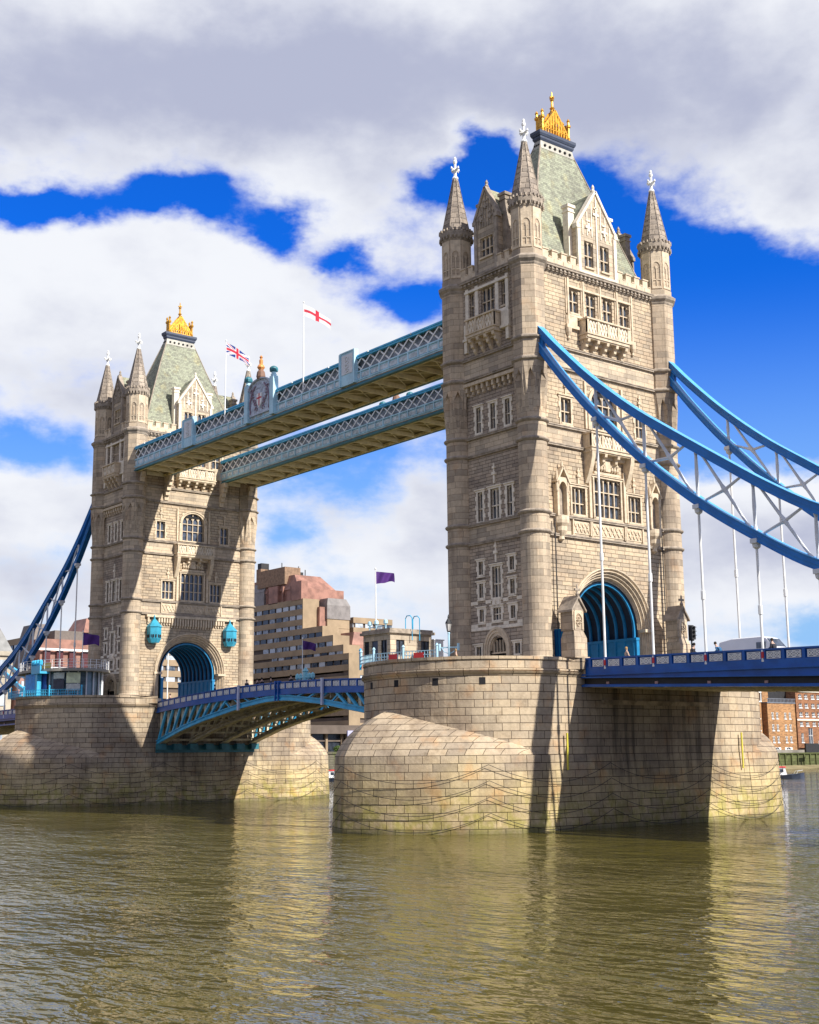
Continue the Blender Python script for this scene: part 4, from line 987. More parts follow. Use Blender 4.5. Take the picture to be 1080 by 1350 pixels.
def build_chain(y, x_off=0, label='', sl=.0235):
    root = thing('suspension_chain', (6.2,y,39.5), label, 'suspension chain', 'braced suspension chains between towers and banks')
    xs = [6.2+(60-6.2)*k/56 for k in range(57)]
    def chord(tab, lo, hi, name):
        c = MB(); fl = MB(); ey = .30
        for a, b in zip(xs, xs[1:]):
            za, zb = itp(tab, a), itp(tab, b)
            def seg(mb, y0, y1, q0, q1): mb.hexa([(a,y+y0,za+q0),(b,y+y0,zb+q0),(b,y+y1,zb+q0),(a,y+y1,za+q0),(a,y+y0,za+q1),(b,y+y0,zb+q1),(b,y+y1,zb+q1),(a,y+y1,za+q1)])
            seg(c, -ey, ey, lo, hi-.07); seg(c, -ey-.09, ey+.09, lo, lo+.07); seg(c, -ey-.05, ey+.05, (lo+hi)/2-.05, (lo+hi)/2+.05)
            seg(fl, -ey-.11, ey+.11, hi-.07, hi)
        o = c.build(name, CBLUE, root); fl.build('flange', LBLUE, o)
    chord(UT, -.92, 0, 'upper_chord'); chord(LB, -.06, .86, 'lower_chord')
    # solid web where the chords meet at the tower
    wb = MB()
    for a, b in zip(xs, xs[1:]):
        if b > 7.6: break
        wb.hexa([(a,y-.2,itp(LB,a)+.5),(b,y-.2,itp(LB,b)+.5),(b,y+.2,itp(LB,b)+.5),(a,y+.2,itp(LB,a)+.5),(a,y-.2,itp(UT,a)-.5),(b,y-.2,itp(UT,b)-.5),(b,y+.2,itp(UT,b)-.5),(a,y+.2,itp(UT,a)-.5)])
    wb.build('web_plate', CBLUE, root)
    nodes = [13.42+5.42*k for k in range(9)]
    for i, nx in enumerate(nodes):
        zt, zb = itp(UT, nx)-.7, itp(LB, nx)+.7
        m = MB()
        if zt-zb > .3: m.tube([(nx,y,zb-.2),(nx,y,zb+.5),(nx,y,(zt+zb)/2),(nx,y,zt-.5),(nx,y,zt+.2)], [.22,.12,.16,.12,.24], 8)
        m.box(nx-.16, nx+.16, y-.16, y+.16, itp(LB,nx), zb)
        m.box(nx-.3, nx+.3, y-.42, y+.42, itp(LB,nx)-.3, itp(LB,nx)+.05)
        m.lathe(nx, y, [(.12,itp(LB,nx)-.75),(.3,itp(LB,nx)-.6),(.34,itp(LB,nx)-.35),(.3,itp(LB,nx)-.2)], 8)
        m.build('web_post', GPAINT, root)
        if i+1 < len(nodes):
            mx = nodes[i+1]; p0 = Vector((nx+.5,y,itp(UT,nx+.5)-.75)); p1 = Vector((mx-.5,y,itp(LB,mx-.5)+.7))
            q0 = Vector((nx+.6,y,itp(LB,nx+.6)+.7)); q1 = Vector((mx-1.0,y,itp(UT,mx-1.0)-.75)); cc = (p0+p1)/2
            m = MB()
            for a, b in ((p0,cc),(p1,cc),(q0,cc),(q1,cc)): m.tube([a, a.lerp(b,.12), a.lerp(b,.85), b], [.2,.11,.14,.22], 8)
            m.build('web_brace', GPAINT, root)
        base = 9.58-sl*(nx-10.65)-1.0; top = itp(LB, nx)-.6
        if top > base:
            hgr = MB(); mid = base+(top-base)*.45
            hgr.tube([(nx,y,top),(nx,y,mid+.35)], .105, 8); hgr.tube([(nx,y,mid+.35),(nx,y,mid-.35)], .17, 8); hgr.tube([(nx,y,mid-.35),(nx,y,base+.9)], .105, 8); hgr.tube([(nx,y,base+.9),(nx,y,base)], .15, 8)
            hgr.build('hanger', WPAINT, root)
    return root
ch = [build_chain(-9.4, label='nearer right hand suspension chain crossing in front of the near tower portal')]
def chain_copy(loc, rz, label, sl=None):
    c = copy_tree(ch[0], loc, rz); c['label'] = label; return c
chain_copy((6.2, 9.4, 39.5), 0, 'right hand suspension chain leaving the far turret of the near tower, against blue sky')
chain_copy((-82.3-6.2, -9.4, 39.5), math.pi, 'left hand suspension chain seen almost end on, falling from the far tower')
chain_copy((-82.3-6.2, 9.4, 39.5), math.pi, 'left hand suspension chain hidden behind the far tower, only its foot showing at the edge')
# short back chains rising to the abutment
def back_chain(x0, x1, y, label):
    root = thing('back_chain', (x0, y, 11), label, 'suspension chain', 'short back chains rising to the banks')
    for z0, z1, nm in ((12.0,20.5,'upper_chord'),(11.1,18.6,'lower_chord')):
        m = MB(); n = 12
        P = [(x0+(x1-x0)*k/n, y, z0+(z1-z0)*(k/n)**1.25-(.9*math.sin(math.pi*k/n) if nm[0] == 'l' else -.5*math.sin(math.pi*k/n))) for k in range(n+1)]
        for a, b in zip(P, P[1:]): m.beam(a, b, .6, .7)
        m.build(nm, SBLUE, root)
    return root
for sgn, (a, b) in ((1, (60, 88)), (-1, (-142.3, -172))):
    for y in (-9.4, 9.4):
        back_chain(a, b, y, ('right bank ' if sgn > 0 else 'far bank ')+('upstream' if y < 0 else 'downstream')+' short back chain above the side span')
# ================================================================ high level walkways
def build_walkway():
    XA, XB = -76.6, -5.75; Z0 = 41.75
    root = thing('high_walkway', (-41.15,-7.3,Z0), 'nearer high level walkway with central crest panel and two flagpoles', 'walkway', 'high level walkways between towers')
    y0, y1 = -10.05, -4.6
    L = XB-XA; N = 42; st = L/N
    s = MB()
    for y in (y0, y1): s.cut(); a, b = y-.22, y+.22; s.box(XA, XB, a, b, Z0, Z0+.14); s.box(XA, XB, y-.1, y+.1, Z0+.14, Z0+.55)
    s.build('soffit_girder', TEAL, root)
    so_ = MB(); so_.box(XA+.1, XB, y0+.25, y1-.25, Z0+.42, Z0+.5); so_.build('floor', mat('floor_boards_paint', (.34,.28,.15), .8, var=.3), root)
    ed = MB()
    for y in (y0+.42, y1-.42): ed.cut(); ed.box(XA, XB, y-.12, y+.12, Z0-.02, Z0+.3)
    ed.build('floor_edge', CREAM, root)
    for k in range(0, N+1, 2):
        x = XA+st*k; q = MB(); q.box(x-.11, x+.11, y0+.25, y1-.25, Z0-.06, Z0+.42)
        if k < N:
            q.beam((x,y0+.4,Z0+.28), (x+st*2,y1-.4,Z0+.28), .1, .1); q.beam((x,y1-.4,Z0+.34), (x+st*2,y0+.4,Z0+.34), .1, .1)
        q.build('cross_beam', mat('beam_cream_paint', (.85,.78,.58), .6, var=.12), root)
    for side, y in ((-1, y0), (1, y1)):
        pa = MB()
        pa.box(XA, XB, y-.12, y+.12, 42.2, 42.36); pa.box(XA, XB, y-.2, y+.2, 42.36, 42.44); pa.box(XA, XB, y-.16, y+.16, 43.3, 43.46); pa.box(XA, XB, y-.03, y+.03, 42.44, 43.3)
        for k in range(N+1):
            x = XA+st*k; pa.box(x-.1, x+.1, y-.15, y+.15, 42.4, 43.4)
        pa.build('walkway_parapet', PBLUE, root)
        wp = MB()
        wp.box(XA+.1, XB-.1, y-.08, y+.08, 42.62, 43.14)
        wp.build('parapet_infill', mat('pale_infill_paint', (.55,.62,.66), .6, var=.3, vscale=2), root)
        rv = MB()
        rv.box(XA, XB, y-.13, y+.13, 42.1, 42.2); rv.build('rust_line', mat('rusty_pale_paint', (.33,.25,.17), .8, var=.5, vscale=.9), root)
        lt = MB(); z0, z1 = 43.46, 44.95
        for k in range(N):
            x = XA+st*k
            lt.beam((x-.12,y-.05,z0), (x+st*1.07,y-.05,z1), .05, .17, upv=(1,0,0)); lt.beam((x+st*1.07,y+.05,z0), (x-.12,y+.05,z1), .05, .17, upv=(1,0,0))
        lt.build('lattice', WPAINT, root)
        tc_ = MB(); tc_.box(XA, XB, y-.18, y+.18, 44.9, 45.12); tc_.box(XA, XB, y-.25, y+.25, 45.12, 45.2); tc_.box(XA, XB, y-.14, y+.14, 45.2, 45.36)
        tc_.build('top_chord', SBLUE, root)
        gl = MB(); yy = y-side*.55; gl.box(XA+.3, XB, yy-.03, yy+.03, 42.6, 45.3); gl.build('side_glazing', mat('grey_glazing', (.30,.33,.36), .3, var=.3), root)
    rf = MB(); yc = (y0+y1)/2
    for s_ in (-1, 1): rf.hexa([(XA,yc+s_*2.5,45.25),(XB,yc+s_*2.5,45.25),(XB,yc,45.8),(XA,yc,45.8),(XA,yc+s_*2.5,45.33),(XB,yc+s_*2.5,45.33),(XB,yc,45.88),(XA,yc,45.88)])
    for k in range(0, N+1):
        x = XA+st*k
        for s_ in (-1, 1): rf.beam((x,yc+s_*2.5,45.37), (x,yc,45.92), .12, .1)
    rf.build('walkway_roof', mat('roof_glazing', (.30,.34,.38), .35, var=.15), root)
    en = MB(); en.box(XA, XA+.15, y0+.2, y1-.2, 42.2, 45.3); en.build('end_wall', PBLUE, root)
    # crest and pylons on the outer face
    y = y0-.25
    def pylon(x, hw, z1, nm='small_pylon'):
        p = MB(); p.box(x-hw, x+hw, y-.15, y+.35, 42.2, z1); p.box(x-hw-.08, x+hw+.08, y-.22, y+.4, z1, z1+.14)
        for s_ in (-1, 1): p.box(x+s_*hw-.14, x+s_*hw+.14, y-.28, y+.3, 42.2, z1+.02)
        o = p.build(nm, PBLUE, root); q = MB(); q.box(x-hw+.3, x+hw-.3, y-.2, y-.14, 43.5, z1-.25)
        for k in range(4):
            zc = 43.7+(z1-44.2)*(k+.5)/4
            q.tube([(x+.28*math.cos(t), y-.22, zc+.22*math.sin(t)) for t in [i*math.pi/4 for i in range(9)]], .05, 5, False)
        q.build('pylon_panel', GPAINT, o)
    pylon(-23.1, 1.35, 46.0); pylon(-59.7, 1.35, 46.0)
    cx = -41.6
    cm = MB(); cm.box(cx-2.5, cx+2.5, y-.1, y+.3, 42.9, 46.2)
    for k in range(16):
        t0, t1 = math.pi*k/16, math.pi*(k+1)/16; a = (cx-2.5*math.cos(t0), 46.2+1.15*math.sin(t0)); b = (cx-2.5*math.cos(t1), 46.2+1.15*math.sin(t1))
        cm.hexa([(a[0],y-.1,46.15),(b[0],y-.1,46.15),(b[0],y+.3,46.15),(a[0],y+.3,46.15),(a[0],y-.1,a[1]),(b[0],y-.1,b[1]),(b[0],y+.3,b[1]),(a[0],y+.3,a[1])])
        cm.beam((a[0],y-.2,a[1]), (b[0],y-.2,b[1]), .34, .16)
    co = cm.build('crest_panel', mat('crest_field', (.46,.52,.62), .6, var=.35, vscale=3), root)
    sh = MB()
    rng = random.Random(5)
    for s_ in (-1, 1):
        for j in range(7):
            bx, bz = cx+s_*(.75+.17*j), 43.5+j*.42; pts = [(bx+(.38-.045*i)*math.cos(i*.8+j)*s_, y-.18, bz+(.38-.045*i)*math.sin(i*.8+j)) for i in range(8)]; sh.tube(pts, .06, 5)
        sh.tube([(cx+s_*2.1,y-.18,43.2),(cx+s_*2.2,y-.2,44.6),(cx+s_*1.8,y-.2,45.8),(cx+s_*1.0,y-.2,46.6)], .09, 6)
    sh.build('crest_scroll', mat('crest_dark_red', (.30,.20,.27), .5), co)
    sd_ = MB(); sd_.box(cx-.55, cx+.55, y-.24, y-.1, 44.3, 45.5); sd_.hexa([(cx-.05,y-.24,43.7),(cx+.05,y-.24,43.7),(cx+.05,y-.1,43.7),(cx-.05,y-.1,43.7),(cx-.55,y-.24,44.3),(cx+.55,y-.24,44.3),(cx+.55,y-.1,44.3),(cx-.55,y-.1,44.3)]); sd_.build('shield', WPAINT, co)
    sx = MB(); sx.box(cx-.09, cx+.09, y-.27, y-.23, 43.9, 45.5); sx.box(cx-.55, cx+.55, y-.27, y-.23, 44.8, 45.0); sx.build('shield_cross', RED, co)
    cr = MB(); cr.lathe(cx, y, [(.5,47.3),(.6,47.6),(.5,48.2),(.28,48.5)], 10); cr.build('crest_plinth', mat('brown_stone_paint', (.22,.12,.08), .7), co)
    cu = MB(); cu.lathe(cx, y, [(.28,48.5),(.5,48.8),(.42,49.0),(.22,49.25),(.26,49.7),(.12,49.95),(.22,50.15),(.03,50.4)], 10); cu.build('crest_finial', mat('orange_gilding', (.80,.33,.10), .35, metal=.3), co)
    for s_ in (-1, 1):
        p = MB(); x = cx+s_*2.95; p.box(x-.42, x+.42, y-.35, y+.4, 42.2, 47.0); p.lathe(x, y, [(.35,47.0),(.4,47.15),(.3,47.3),(.3,47.5)], 10); o = p.build('crest_pier', PBLUE, root)
        t = MB(); t.lathe(x, y, [(.3,47.5),(.52,47.6),(.55,47.9),(.5,48.05),(.35,48.2),(.12,48.3)], 10); t.build('crest_pier_cap', TEAL, o)
    lp = MB()
    for k in range(9):
        x = XA+4+k*7.6; lp.lathe(x, y0-.25, [(.02,45.12),(.1,45.16),(.1,45.3),(.02,45.34)], 6)
    lp.build('marker_light', WPAINT, root)
    br = MB()       # corbelled stone brackets under each end
    for xe, sg in ((XA, 1), (XB, -1)):
        for y in (y0+1.0, y1):
            br.cut()
            for k in range(5):
                zt = Z0-.02-k*.7; br.box(min(xe-sg*1.2, xe+sg*(1.6-k*.34)), max(xe-sg*1.2, xe+sg*(1.6-k*.34)), y-.32, y+.32, zt-.7, zt)
    br.build('end_bracket', TRIM, root)
    return root
wk = build_walkway()
wk2 = copy_tree(wk, (-41.15, 7.3, 41.75), math.pi)
wk2['label'] = 'farther high level walkway, seen below and behind the flagged one'
# ================================================================ river, banks
def water():
    m = bpy.data.materials.new('river_water'); m.use_nodes = True; t = NT(m.node_tree)
    pos = t.n('ShaderNodeNewGeometry').outputs['Position']
    rot = t.n('ShaderNodeMapping', i_0=pos); rot.inputs['Rotation'].default_value = (0, 0, R(-38)); rot.inputs['Scale'].default_value = (.62, 1.25, 1)
    rp = rot.outputs[0]
    n2 = t.noise(rp, 1.25, 2.5, .5); n3 = t.noise(rp, 3.8, 2, .5); n1 = t.noise(rp, .36, 2.5, .5)
    rg = t.m('SUBTRACT', 1.0, t.m('ABSOLUTE', t.m('SUBTRACT', t.m('MULTIPLY', t.noise(rp, .95, 2, .5), 2.0), 1.0)))
    n2 = t.m('ADD', t.m('MULTIPLY', n2, .72), t.m('MULTIPLY', t.m('POWER', rg, 2.0), .42))
    h = t.m('ADD', t.m('ADD', t.m('MULTIPLY', n1, .85), t.m('MULTIPLY', n2, .50)), t.m('MULTIPLY', n3, .07))
    calm = t.ramp(t.noise(t.vmul(pos, (.035,.06,1)), 1.0, 4, .6), .35, .68, .45, 1.45)
    h = t.m('MULTIPLY', h, calm)
    bp = t.n('ShaderNodeBump', i_Strength=1.0, i_Height=h); bp.inputs['Distance'].default_value = .42
    c = t.mix(t.ramp(t.noise(pos, .03, 4, .6), .3, .7), (.105,.088,.016), (.070,.057,.009))
    b = t.n('ShaderNodeBsdfPrincipled', i_Base_Color=c, i_Roughness=.03, i_Normal=bp); b.inputs['IOR'].default_value = 1.33; b.inputs['Specular IOR Level'].default_value = .5
    t.n('ShaderNodeOutputMaterial', i_Surface=b)
    w_ = MB(); w_.poly([(-190,-3000,WZ),(101,-3000,WZ),(101,4000,WZ),(-190,4000,WZ)])
    o = w_.build('river', m); tag(o, 'olive brown rippled river water', None, None, 'structure')
water()
g = MB(); g.poly([(-6000,-6000,-5.6),(6000,-6000,-5.6),(6000,6000,-5.6),(-6000,6000,-5.6)]); tag(g.build('ground', mat('river_bed_soil', (.12,.11,.08), .9)), None, None, None, 'structure')
g = MB(); g.box(-5000, -184, -3000, 4000, -5.5, 1.2); tag(g.build('far_bank', mat('bank_paving', (.22,.20,.17), .9, var=.3, vscale=.2)), None, None, None, 'structure')
g = MB(); g.box(100, 4000, -3000, 4000, -5.5, 3.0); tag(g.build('near_bank', mat('bank_paving', (.22,.20,.17))), None, None, None, 'structure')
QUAY = masonry('quay_stone', (.20,.19,.14), (.14,.13,.10), (.06,.06,.05), 1.6, .6, .04, .6, .4, .3, streak=.6, patch=(.75,1.05,.4))
g = MB(); g.box(-184.0, -183.2, -800, 262, -5.6, 1.5); g.box(-184, -182.9, -800, 262, 1.5, 2.0)
qo = g.build('embankment_wall', QUAY); tag(qo, 'stone river wall below the concrete hotel on the far bank', 'wall')
g = MB(); g.box(-184.0, -183.2, 262, 1500, -5.6, -.2)
for k in range(40): g.box(-183.2, -182.8, 262+k*3.6, 262.5+k*3.6, -5.4, 0.1)
g.box(-184, -182.7, 262, 1500, -.2, .25)
tag(g.build('embankment_wall', masonry('mossy_quay', (.13,.15,.06), (.09,.11,.045), (.05,.06,.02), 1.6, .9, .04, .6, .4, .3, streak=.5)), 'mossy green timbered river wall below the orange brick warehouse', 'wall')
g = MB()
for k in range(60):
    y0 = 255+k*6; wv = 9+3*math.sin(k*.5); g.poly([(-183.3,y0,-4.0),(-183.3,y0+6,-4.0),(-183.3+wv,y0+6,-5.02),(-183.3+wv+.4*math.sin(k),y0,-5.02)])
tag(g.build('foreshore', mat('foreshore_mud', (.26,.22,.11), .9, var=.3, vscale=.3, bump=.5)), None, None, None, 'structure')
# ================================================================ buildings on the far bank
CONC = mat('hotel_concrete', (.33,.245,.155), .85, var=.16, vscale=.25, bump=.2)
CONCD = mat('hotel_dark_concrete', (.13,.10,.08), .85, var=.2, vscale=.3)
COPR = mat('copper_cladding', (.30,.15,.11), .6, var=.3, vscale=.4)
METL = mat('ribbed_metal_cladding', (.22,.20,.19), .5, var=.2, vscale=.5)
HGL = bpy.data.materials.new('hotel_glass'); HGL.use_nodes = True; _t = NT(HGL.node_tree)
_r = _t.n('ShaderNodeObjectInfo').outputs['Random']; _n = _t.noise(_t.n('ShaderNodeNewGeometry').outputs['Position'], .9, 2, .5)
_b = _t.n('ShaderNodeBsdfPrincipled', i_Base_Color=_t.mix(_t.ramp(_t.m('ADD', _t.m('MULTIPLY', _r, .7), _t.m('MULTIPLY', _n, .6)), .45, .9), (.03,.05,.08), (.50,.55,.60)), i_Roughness=.2); _t.n('ShaderNodeOutputMaterial', i_Surface=_b)
WNP = {}
def win_obj(par, name, p, sx, sy, sz, m=HGL):
    key = (round(sx,2), round(sy,2), round(sz,2), m.name)
    if key not in WNP:
        b = MB(); b.box(-sx/2, sx/2, -sy/2, sy/2, 0, sz); me = b.build(name, m, None); WNP[key] = me.data; o = me
    else: o = bpy.data.objects.new(name, WNP[key]); COL.objects.link(o)
    o.location = Vector(p)-ORG[par.name]; o.parent = par
def slab_block(root, x0, x1, y0, y1, zt, zb=1.2, fh=2.95, wx=True, wy=True, step=3.6, count=[0], lim=95, nm='wing'):
    """concrete wing: projecting floor bands over recessed window strips on the -y and +x sides"""
    core = MB(); core.box(x0+.5, x1-(.0 if not wx else .5), y0+.5, y1, zb, zt-.2)
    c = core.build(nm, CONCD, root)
    bands = MB(); z = zt
    while z-1.6 > zb:
        if wy: bands.box(x0, x1, y0, y0+.6, z-1.65, z)
        if wx: bands.box(x1-.6, x1, y0+(.6 if wy else 0), y1, z-1.65, z)
        else: bands.box(x1-.1, x1+.12, y0, y1, zb, zt) if z == zt else None
        z -= fh
    bands.box(x0+.1, x1-.1, y0+.1, y1-.1, zt-.2, zt-.05)
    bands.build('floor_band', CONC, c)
    z = zt-fh+.1
    while z-1.0 > zb:
        if wy:
            x = x1-1.9
            while x-1.2 > x0:
                if count[0] < lim: win_obj(root, 'window', (x, y0+.3, z-.2), 2.7, .2, 1.4); count[0] += 1
                x -= step
        if wx:
            y = y0+2.2
            while y+1.3 < y1:
                if count[0] < lim: win_obj(root, 'window', (x1-.3, y, z-.2), .2, 2.7, 1.4); count[0] += 1
                y += step
        z -= fh
def hotel():
    r1 = thing('hotel_building', (-215,115,1.2), 'brown concrete stepped hotel with rows of windows and copper clad roof, between the two towers', 'building')
    cnt = [0]
    slab_block(r1, -262, -214.8, 112, 117.6, 45.2, wx=False, count=cnt, nm='upper_wing', lim=44)
    slab_block(r1, -262, -202.8, 110.5, 116, 36.3, wx=False, count=cnt, nm='stepped_wing', zb=1.2, lim=62)
    slab_block(r1, -262, -197, 110.0, 115.5, 33.3, wx=False, count=cnt, nm='stepped_wing', lim=72)
    slab_block(r1, -262, -191.5, 109.5, 115, 30.3, wx=False, count=cnt, nm='stepped_wing', lim=82)
    slab_block(r1, -262, -188.3, 109.0, 112.3, 27.8, wx=False, count=cnt, nm='stepped_wing', lim=100)
    m = MB(); m.box(-258, -217, 113, 128, 45.1, 48.6); m.hexa([(-250,112.6,48.6),(-218,112.6,48.6),(-218,126,48.6),(-250,126,48.6),(-248,114,53),(-222,114,53),(-222,123,53),(-248,123,53)]); m.build('copper_roof', COPR, r1)
    m = MB(); m.box(-262, -236, 112.3, 120, 45.1, 49.3); m.hexa([(-262,112.2,49.3),(-236,112.2,49.3),(-236,120,49.3),(-262,120,49.3),(-258,114,52.6),(-236,114,52.6),(-236,119,52.6),(-258,119,52.6)]); m.build('metal_roof', METL, r1)
    m = MB(); m.box(-240, -225, 112.5, 118, 50.5, 55.6); m.box(-241.5, -239, 113, 117, 52, 56.6); m.build('plant_room', mat('plant_room_brown', (.25,.16,.10), .8, var=.3), r1)
    m = MB(); [(m.cut(), m.box(-247+k*4.2, -246.7+k*4.2, 112.35, 113.2, 45.2, 49.8)) for k in range(7)]; m.cut(); m.box(-233, -228, 112.0, 115, 45.0, 50.2); m.cut(); m.box(-220.5, -215.2, 111.8, 114, 45, 50.4); m.build('copper_dormer', COPR, r1)
    m = MB(); m.box(-216.5, -213.5, 117.0, 119.2, 1.2, 43); m.build('copper_shaft', COPR, r1)
    m = MB(); m.box(-216, -212.8, 119.2, 127, 1.2, 42.3); [m.box(-212.85, -212.7, 119.2, 127, z_, z_+.15) for z_ in (31, 34, 37)]; m.build('end_block', CONC, r1)
    m = MB(); m.box(-222, -212.6, 119.0, 127.2, 39.6, 43.6); m.hexa([(-222,119,43.6),(-212.6,119,43.6),(-212.6,127.2,43.6),(-222,127.2,43.6),(-220,119.5,45.6),(-213,119.5,45.6),(-213,126,45.6),(-220,126,45.6)]); m.build('metal_roof', METL, r1)
    m = MB(); rng = random.Random(2)
    for x, y, z, h in ((-238,115,55.6,1.5),(-232,116,55.6,2.2),(-226,118,53,3.2),(-224,119,53,2.0),(-250,115,52.6,3.6),(-247,115,52.6,2)): m.cut(); m.box(x-.1, x+.1, y-.1, y+.1, z, z+h)
    m.cut(); m.box(-241.3, -239.2, 113.3, 116, 56.6, 58.4); m.cut(); m.box(-230, -226.5, 117, 120, 53, 54.6); m.build('roof_plant', IRON, r1)
    r2 = thing('hotel_building', (-200,146,1.2), 'right hand hotel wing with pale concrete bands, behind the purple flag pole', 'building')
    slab_block(r2, -230, -213, 128.6, 143, 40.6, count=[0], lim=60)
    m = MB(); m.box(-222, -206, 123.0, 130, 1.2, 32); m.hexa([(-214,123,32),(-206,123,32),(-206,130,32),(-214,130,32),(-213,124,35.6),(-207,124.5,35.6),(-207,129,35.6),(-213,129,35.6)]); m.build('copper_roof', COPR, r2)
    slab_block(r2, -225, -199, 120, 140, 24.5, count=[0], lim=40, nm='low_wing')
    r3 = thing('hotel_building', (-232,60,1.2), 'sunlit hotel wing seen through the arch of the farther tower', 'building')
    slab_block(r3, -262, -226, 42, 84, 33.0, wy=True, count=[0], lim=100)
    r4 = thing('low_quay_building', (-190,120,1.2), 'low dark glazed building by the river below the hotel', 'building')
    m = MB(); m.box(-205, -188, 96, 130, 6.6, 8.8); m.box(-203, -190, 96, 130, 4.6, 5.0); m.build('roof_slab', CONCD, r4)
    m = MB(); m.box(-203, -190.4, 97, 129, 1.2, 6.6); m.build('glazed_wall', mat('dark_glazing', (.03,.035,.045), .2, var=.5), r4)
    m = MB()
    for y in (98,103,108,113,118,123,128): m.cut(); m.box(-190.3, -189.7, y-.35, y+.35, 1.2, 6.6)
    m.build('column', CONC, r4)
    m = MB(); m.box(-188.0, -187.6, 108.2, 112.0, 3.8, 7.4); m.build('banner', mat('lavender_banner', (.42,.42,.62), .7, var=.04), r4)
    # copper roofed block left of the far tower
    r5 = thing('copper_roofed_block', (-205,35,1.2), 'red copper and brown block with slanted roof, left of the farther tower', 'building')
    m = MB(); m.box(-222, -202, 28, 47, 1.2, 20.5); m.build('wing', CONCD, r5)
    m = MB(); m.box(-222, -201.8, 27.8, 47, 18.2, 20.4); m.box(-214, -201.6, 36, 47, 20.4, 22); m.build('floor_band', CONC, r5)
    m = MB(); m.box(-216, -202.5, 29.5, 46.5, 20.4, 29.0); m.build('upper_storey', COPR, r5)
    m = MB(); m.hexa([(-218,28.2,22),(-206,28.2,22),(-206,34,22),(-218,34,22),(-216,30.6,33),(-208,30.6,33),(-208,33.6,33),(-216,33.6,33)]); m.box(-214, -203.5, 33.4, 46, 29, 31.2); m.build('slanted_roof', mat('brown_zinc', (.16,.13,.11), .6), r5)
    m = MB(); m.hexa([(-214,40.5,31),(-203,40.5,31),(-203,47,31),(-214,47,31),(-213,42.5,34.8),(-206,42.5,34.8),(-206,46.5,34.8),(-213,46.5,34.8)]); m.build('copper_roof', COPR, r5)
    for i in range(5): win_obj(r5, 'window', (-202.0, 31+i*3.2, 22.2), .3, 1.6, 4.2, mat('dark_red_glass', (.10,.03,.03), .3))
    for i in range(5): win_obj(r5, 'window', (-201.7, 30+i*3.4, 16.6), .3, 2.4, 1.3)
    m = MB(); m.box(-201.6, -201.3, 28, 47, 26.2, 26.7); m.box(-201.6, -201.3, 28, 47, 21.9, 22.3); m.build('cornice', WPAINT, r5)
    r6 = thing('pale_stone_building', (-205,8,1.2), 'pale stone building with grey mansard roof at the left edge', 'building')
    m = MB(); m.box(-225, -200, -14, 22, 1.2, 25); m.box(-225.5, -199.5, -14.5, 22.5, 24.4, 25.4); m.box(-225.3, -199.7, -14.3, 22.3, 19.6, 20.1); m.build('wall', mat('pale_render', (.42,.37,.29), .85, var=.2, vscale=.4), r6)
    m = MB(); m.hexa([(-225,-14,25.4),(-200,-14,25.4),(-200,22,25.4),(-225,22,25.4),(-221,-11,31),(-203.5,-11,31),(-203.5,20,31),(-221,20,31)]); m.build('mansard_roof', mat('grey_lead_roof', (.24,.24,.23), .6, var=.2, vscale=.5), r6)
    for k in range(9):
        for z in (4,8.5,13,20.6): win_obj(r6, 'window', (-199.9, -11+k*3.8, z), .3, 1.7, 2.8)
    r7 = thing('pink_brick_building', (-199,26,1.2), 'low pink brick building behind the left hangers', 'building')
    m = MB(); m.box(-212, -198.5, 22.8, 33, 1.2, 20.0); m.box(-212, -198.3, 22.6, 33.2, 19.6, 20.2); m.build('wall', mat('pink_brick', (.38,.21,.17), .85, var=.25, vscale=.5), r7)
    for z in (17.0, 13.5, 10):
        for k in range(3): win_obj(r7, 'window', (-198.4, 24.4+k*3.0, z), .3, 1.6, 1.6)
hotel()
# ---- brick warehouses at the right
BRK = masonry('orange_brick', (.48,.28,.14), (.40,.22,.105), (.34,.18,.09), .9, .32, .02, .2, .1, .18, streak=.15)
BRR = masonry('red_brick', (.36,.185,.10), (.29,.14,.075), (.28,.13,.08), .9, .32, .02, .2, .1, .18, streak=.15)
def warehouse(y0, y1, zt, m, label, rows, cols, arch=True, zb=.25, x=-186.0, ground=None, wname='window'):
    r = thing('brick_warehouse', (x,(y0+y1)/2,zb), label, 'building')
    F = lambda u, z, d: (x+d, u, z)
    hs = []
    for z, h in rows:
        for c_, w_ in cols: hs.append((c_-w_/2, c_+w_/2, z, z+h))
    for (c_, w_, z, h) in (ground or []): hs.append((c_-w_/2, c_+w_/2, z, z+h))
    b = MB(); wall(b, F, y0, y1, zb, zt, 0, hs, .4); b.box(x-16, x-.45, y0+.01, y1-.01, zb, zt-.1); b.poly([F(y0,zb,0),F(y0,zt,0),(x-16,y0,zt),(x-16,y0,zb)]); b.poly([F(y1,zb,0),F(y1,zt,0),(x-16,y1,zt),(x-16,y1,zb)])
    b.poly([(x,y0,zt),(x,y1,zt),(x-16,y1,zt),(x-16,y0,zt)]); b.build('wall', m, r)
    for (a, c_, z, z1) in hs:
        f = MB(); wd = c_-a
        f.fb(F, a, a+.14, z, z1, -.3, -.1); f.fb(F, c_-.14, c_, z, z1, -.3, -.1); f.fb(F, (a+c_)/2-.06, (a+c_)/2+.06, z, z1, -.3, -.12); f.fb(F, a, c_, (z+z1)/2-.07, (z+z1)/2+.07, -.3, -.12)
        f.fb(F, a-.15, c_+.15, z-.28, z+.01, -.3, .15)
        if arch: arch_fill(f, F, a, c_, z1-wd*.5, z1, -.35, .0, 3, False)
        o = f.build(wname, WPAINT, r); g_ = MB(); g_.fb(F, a, c_, z, z1, -.38, -.34); g_.build('pane', GLASS, o)
    return r, F
rows3 = [(12.0,2.1),(7.9,2.1),(3.8,2.1)]
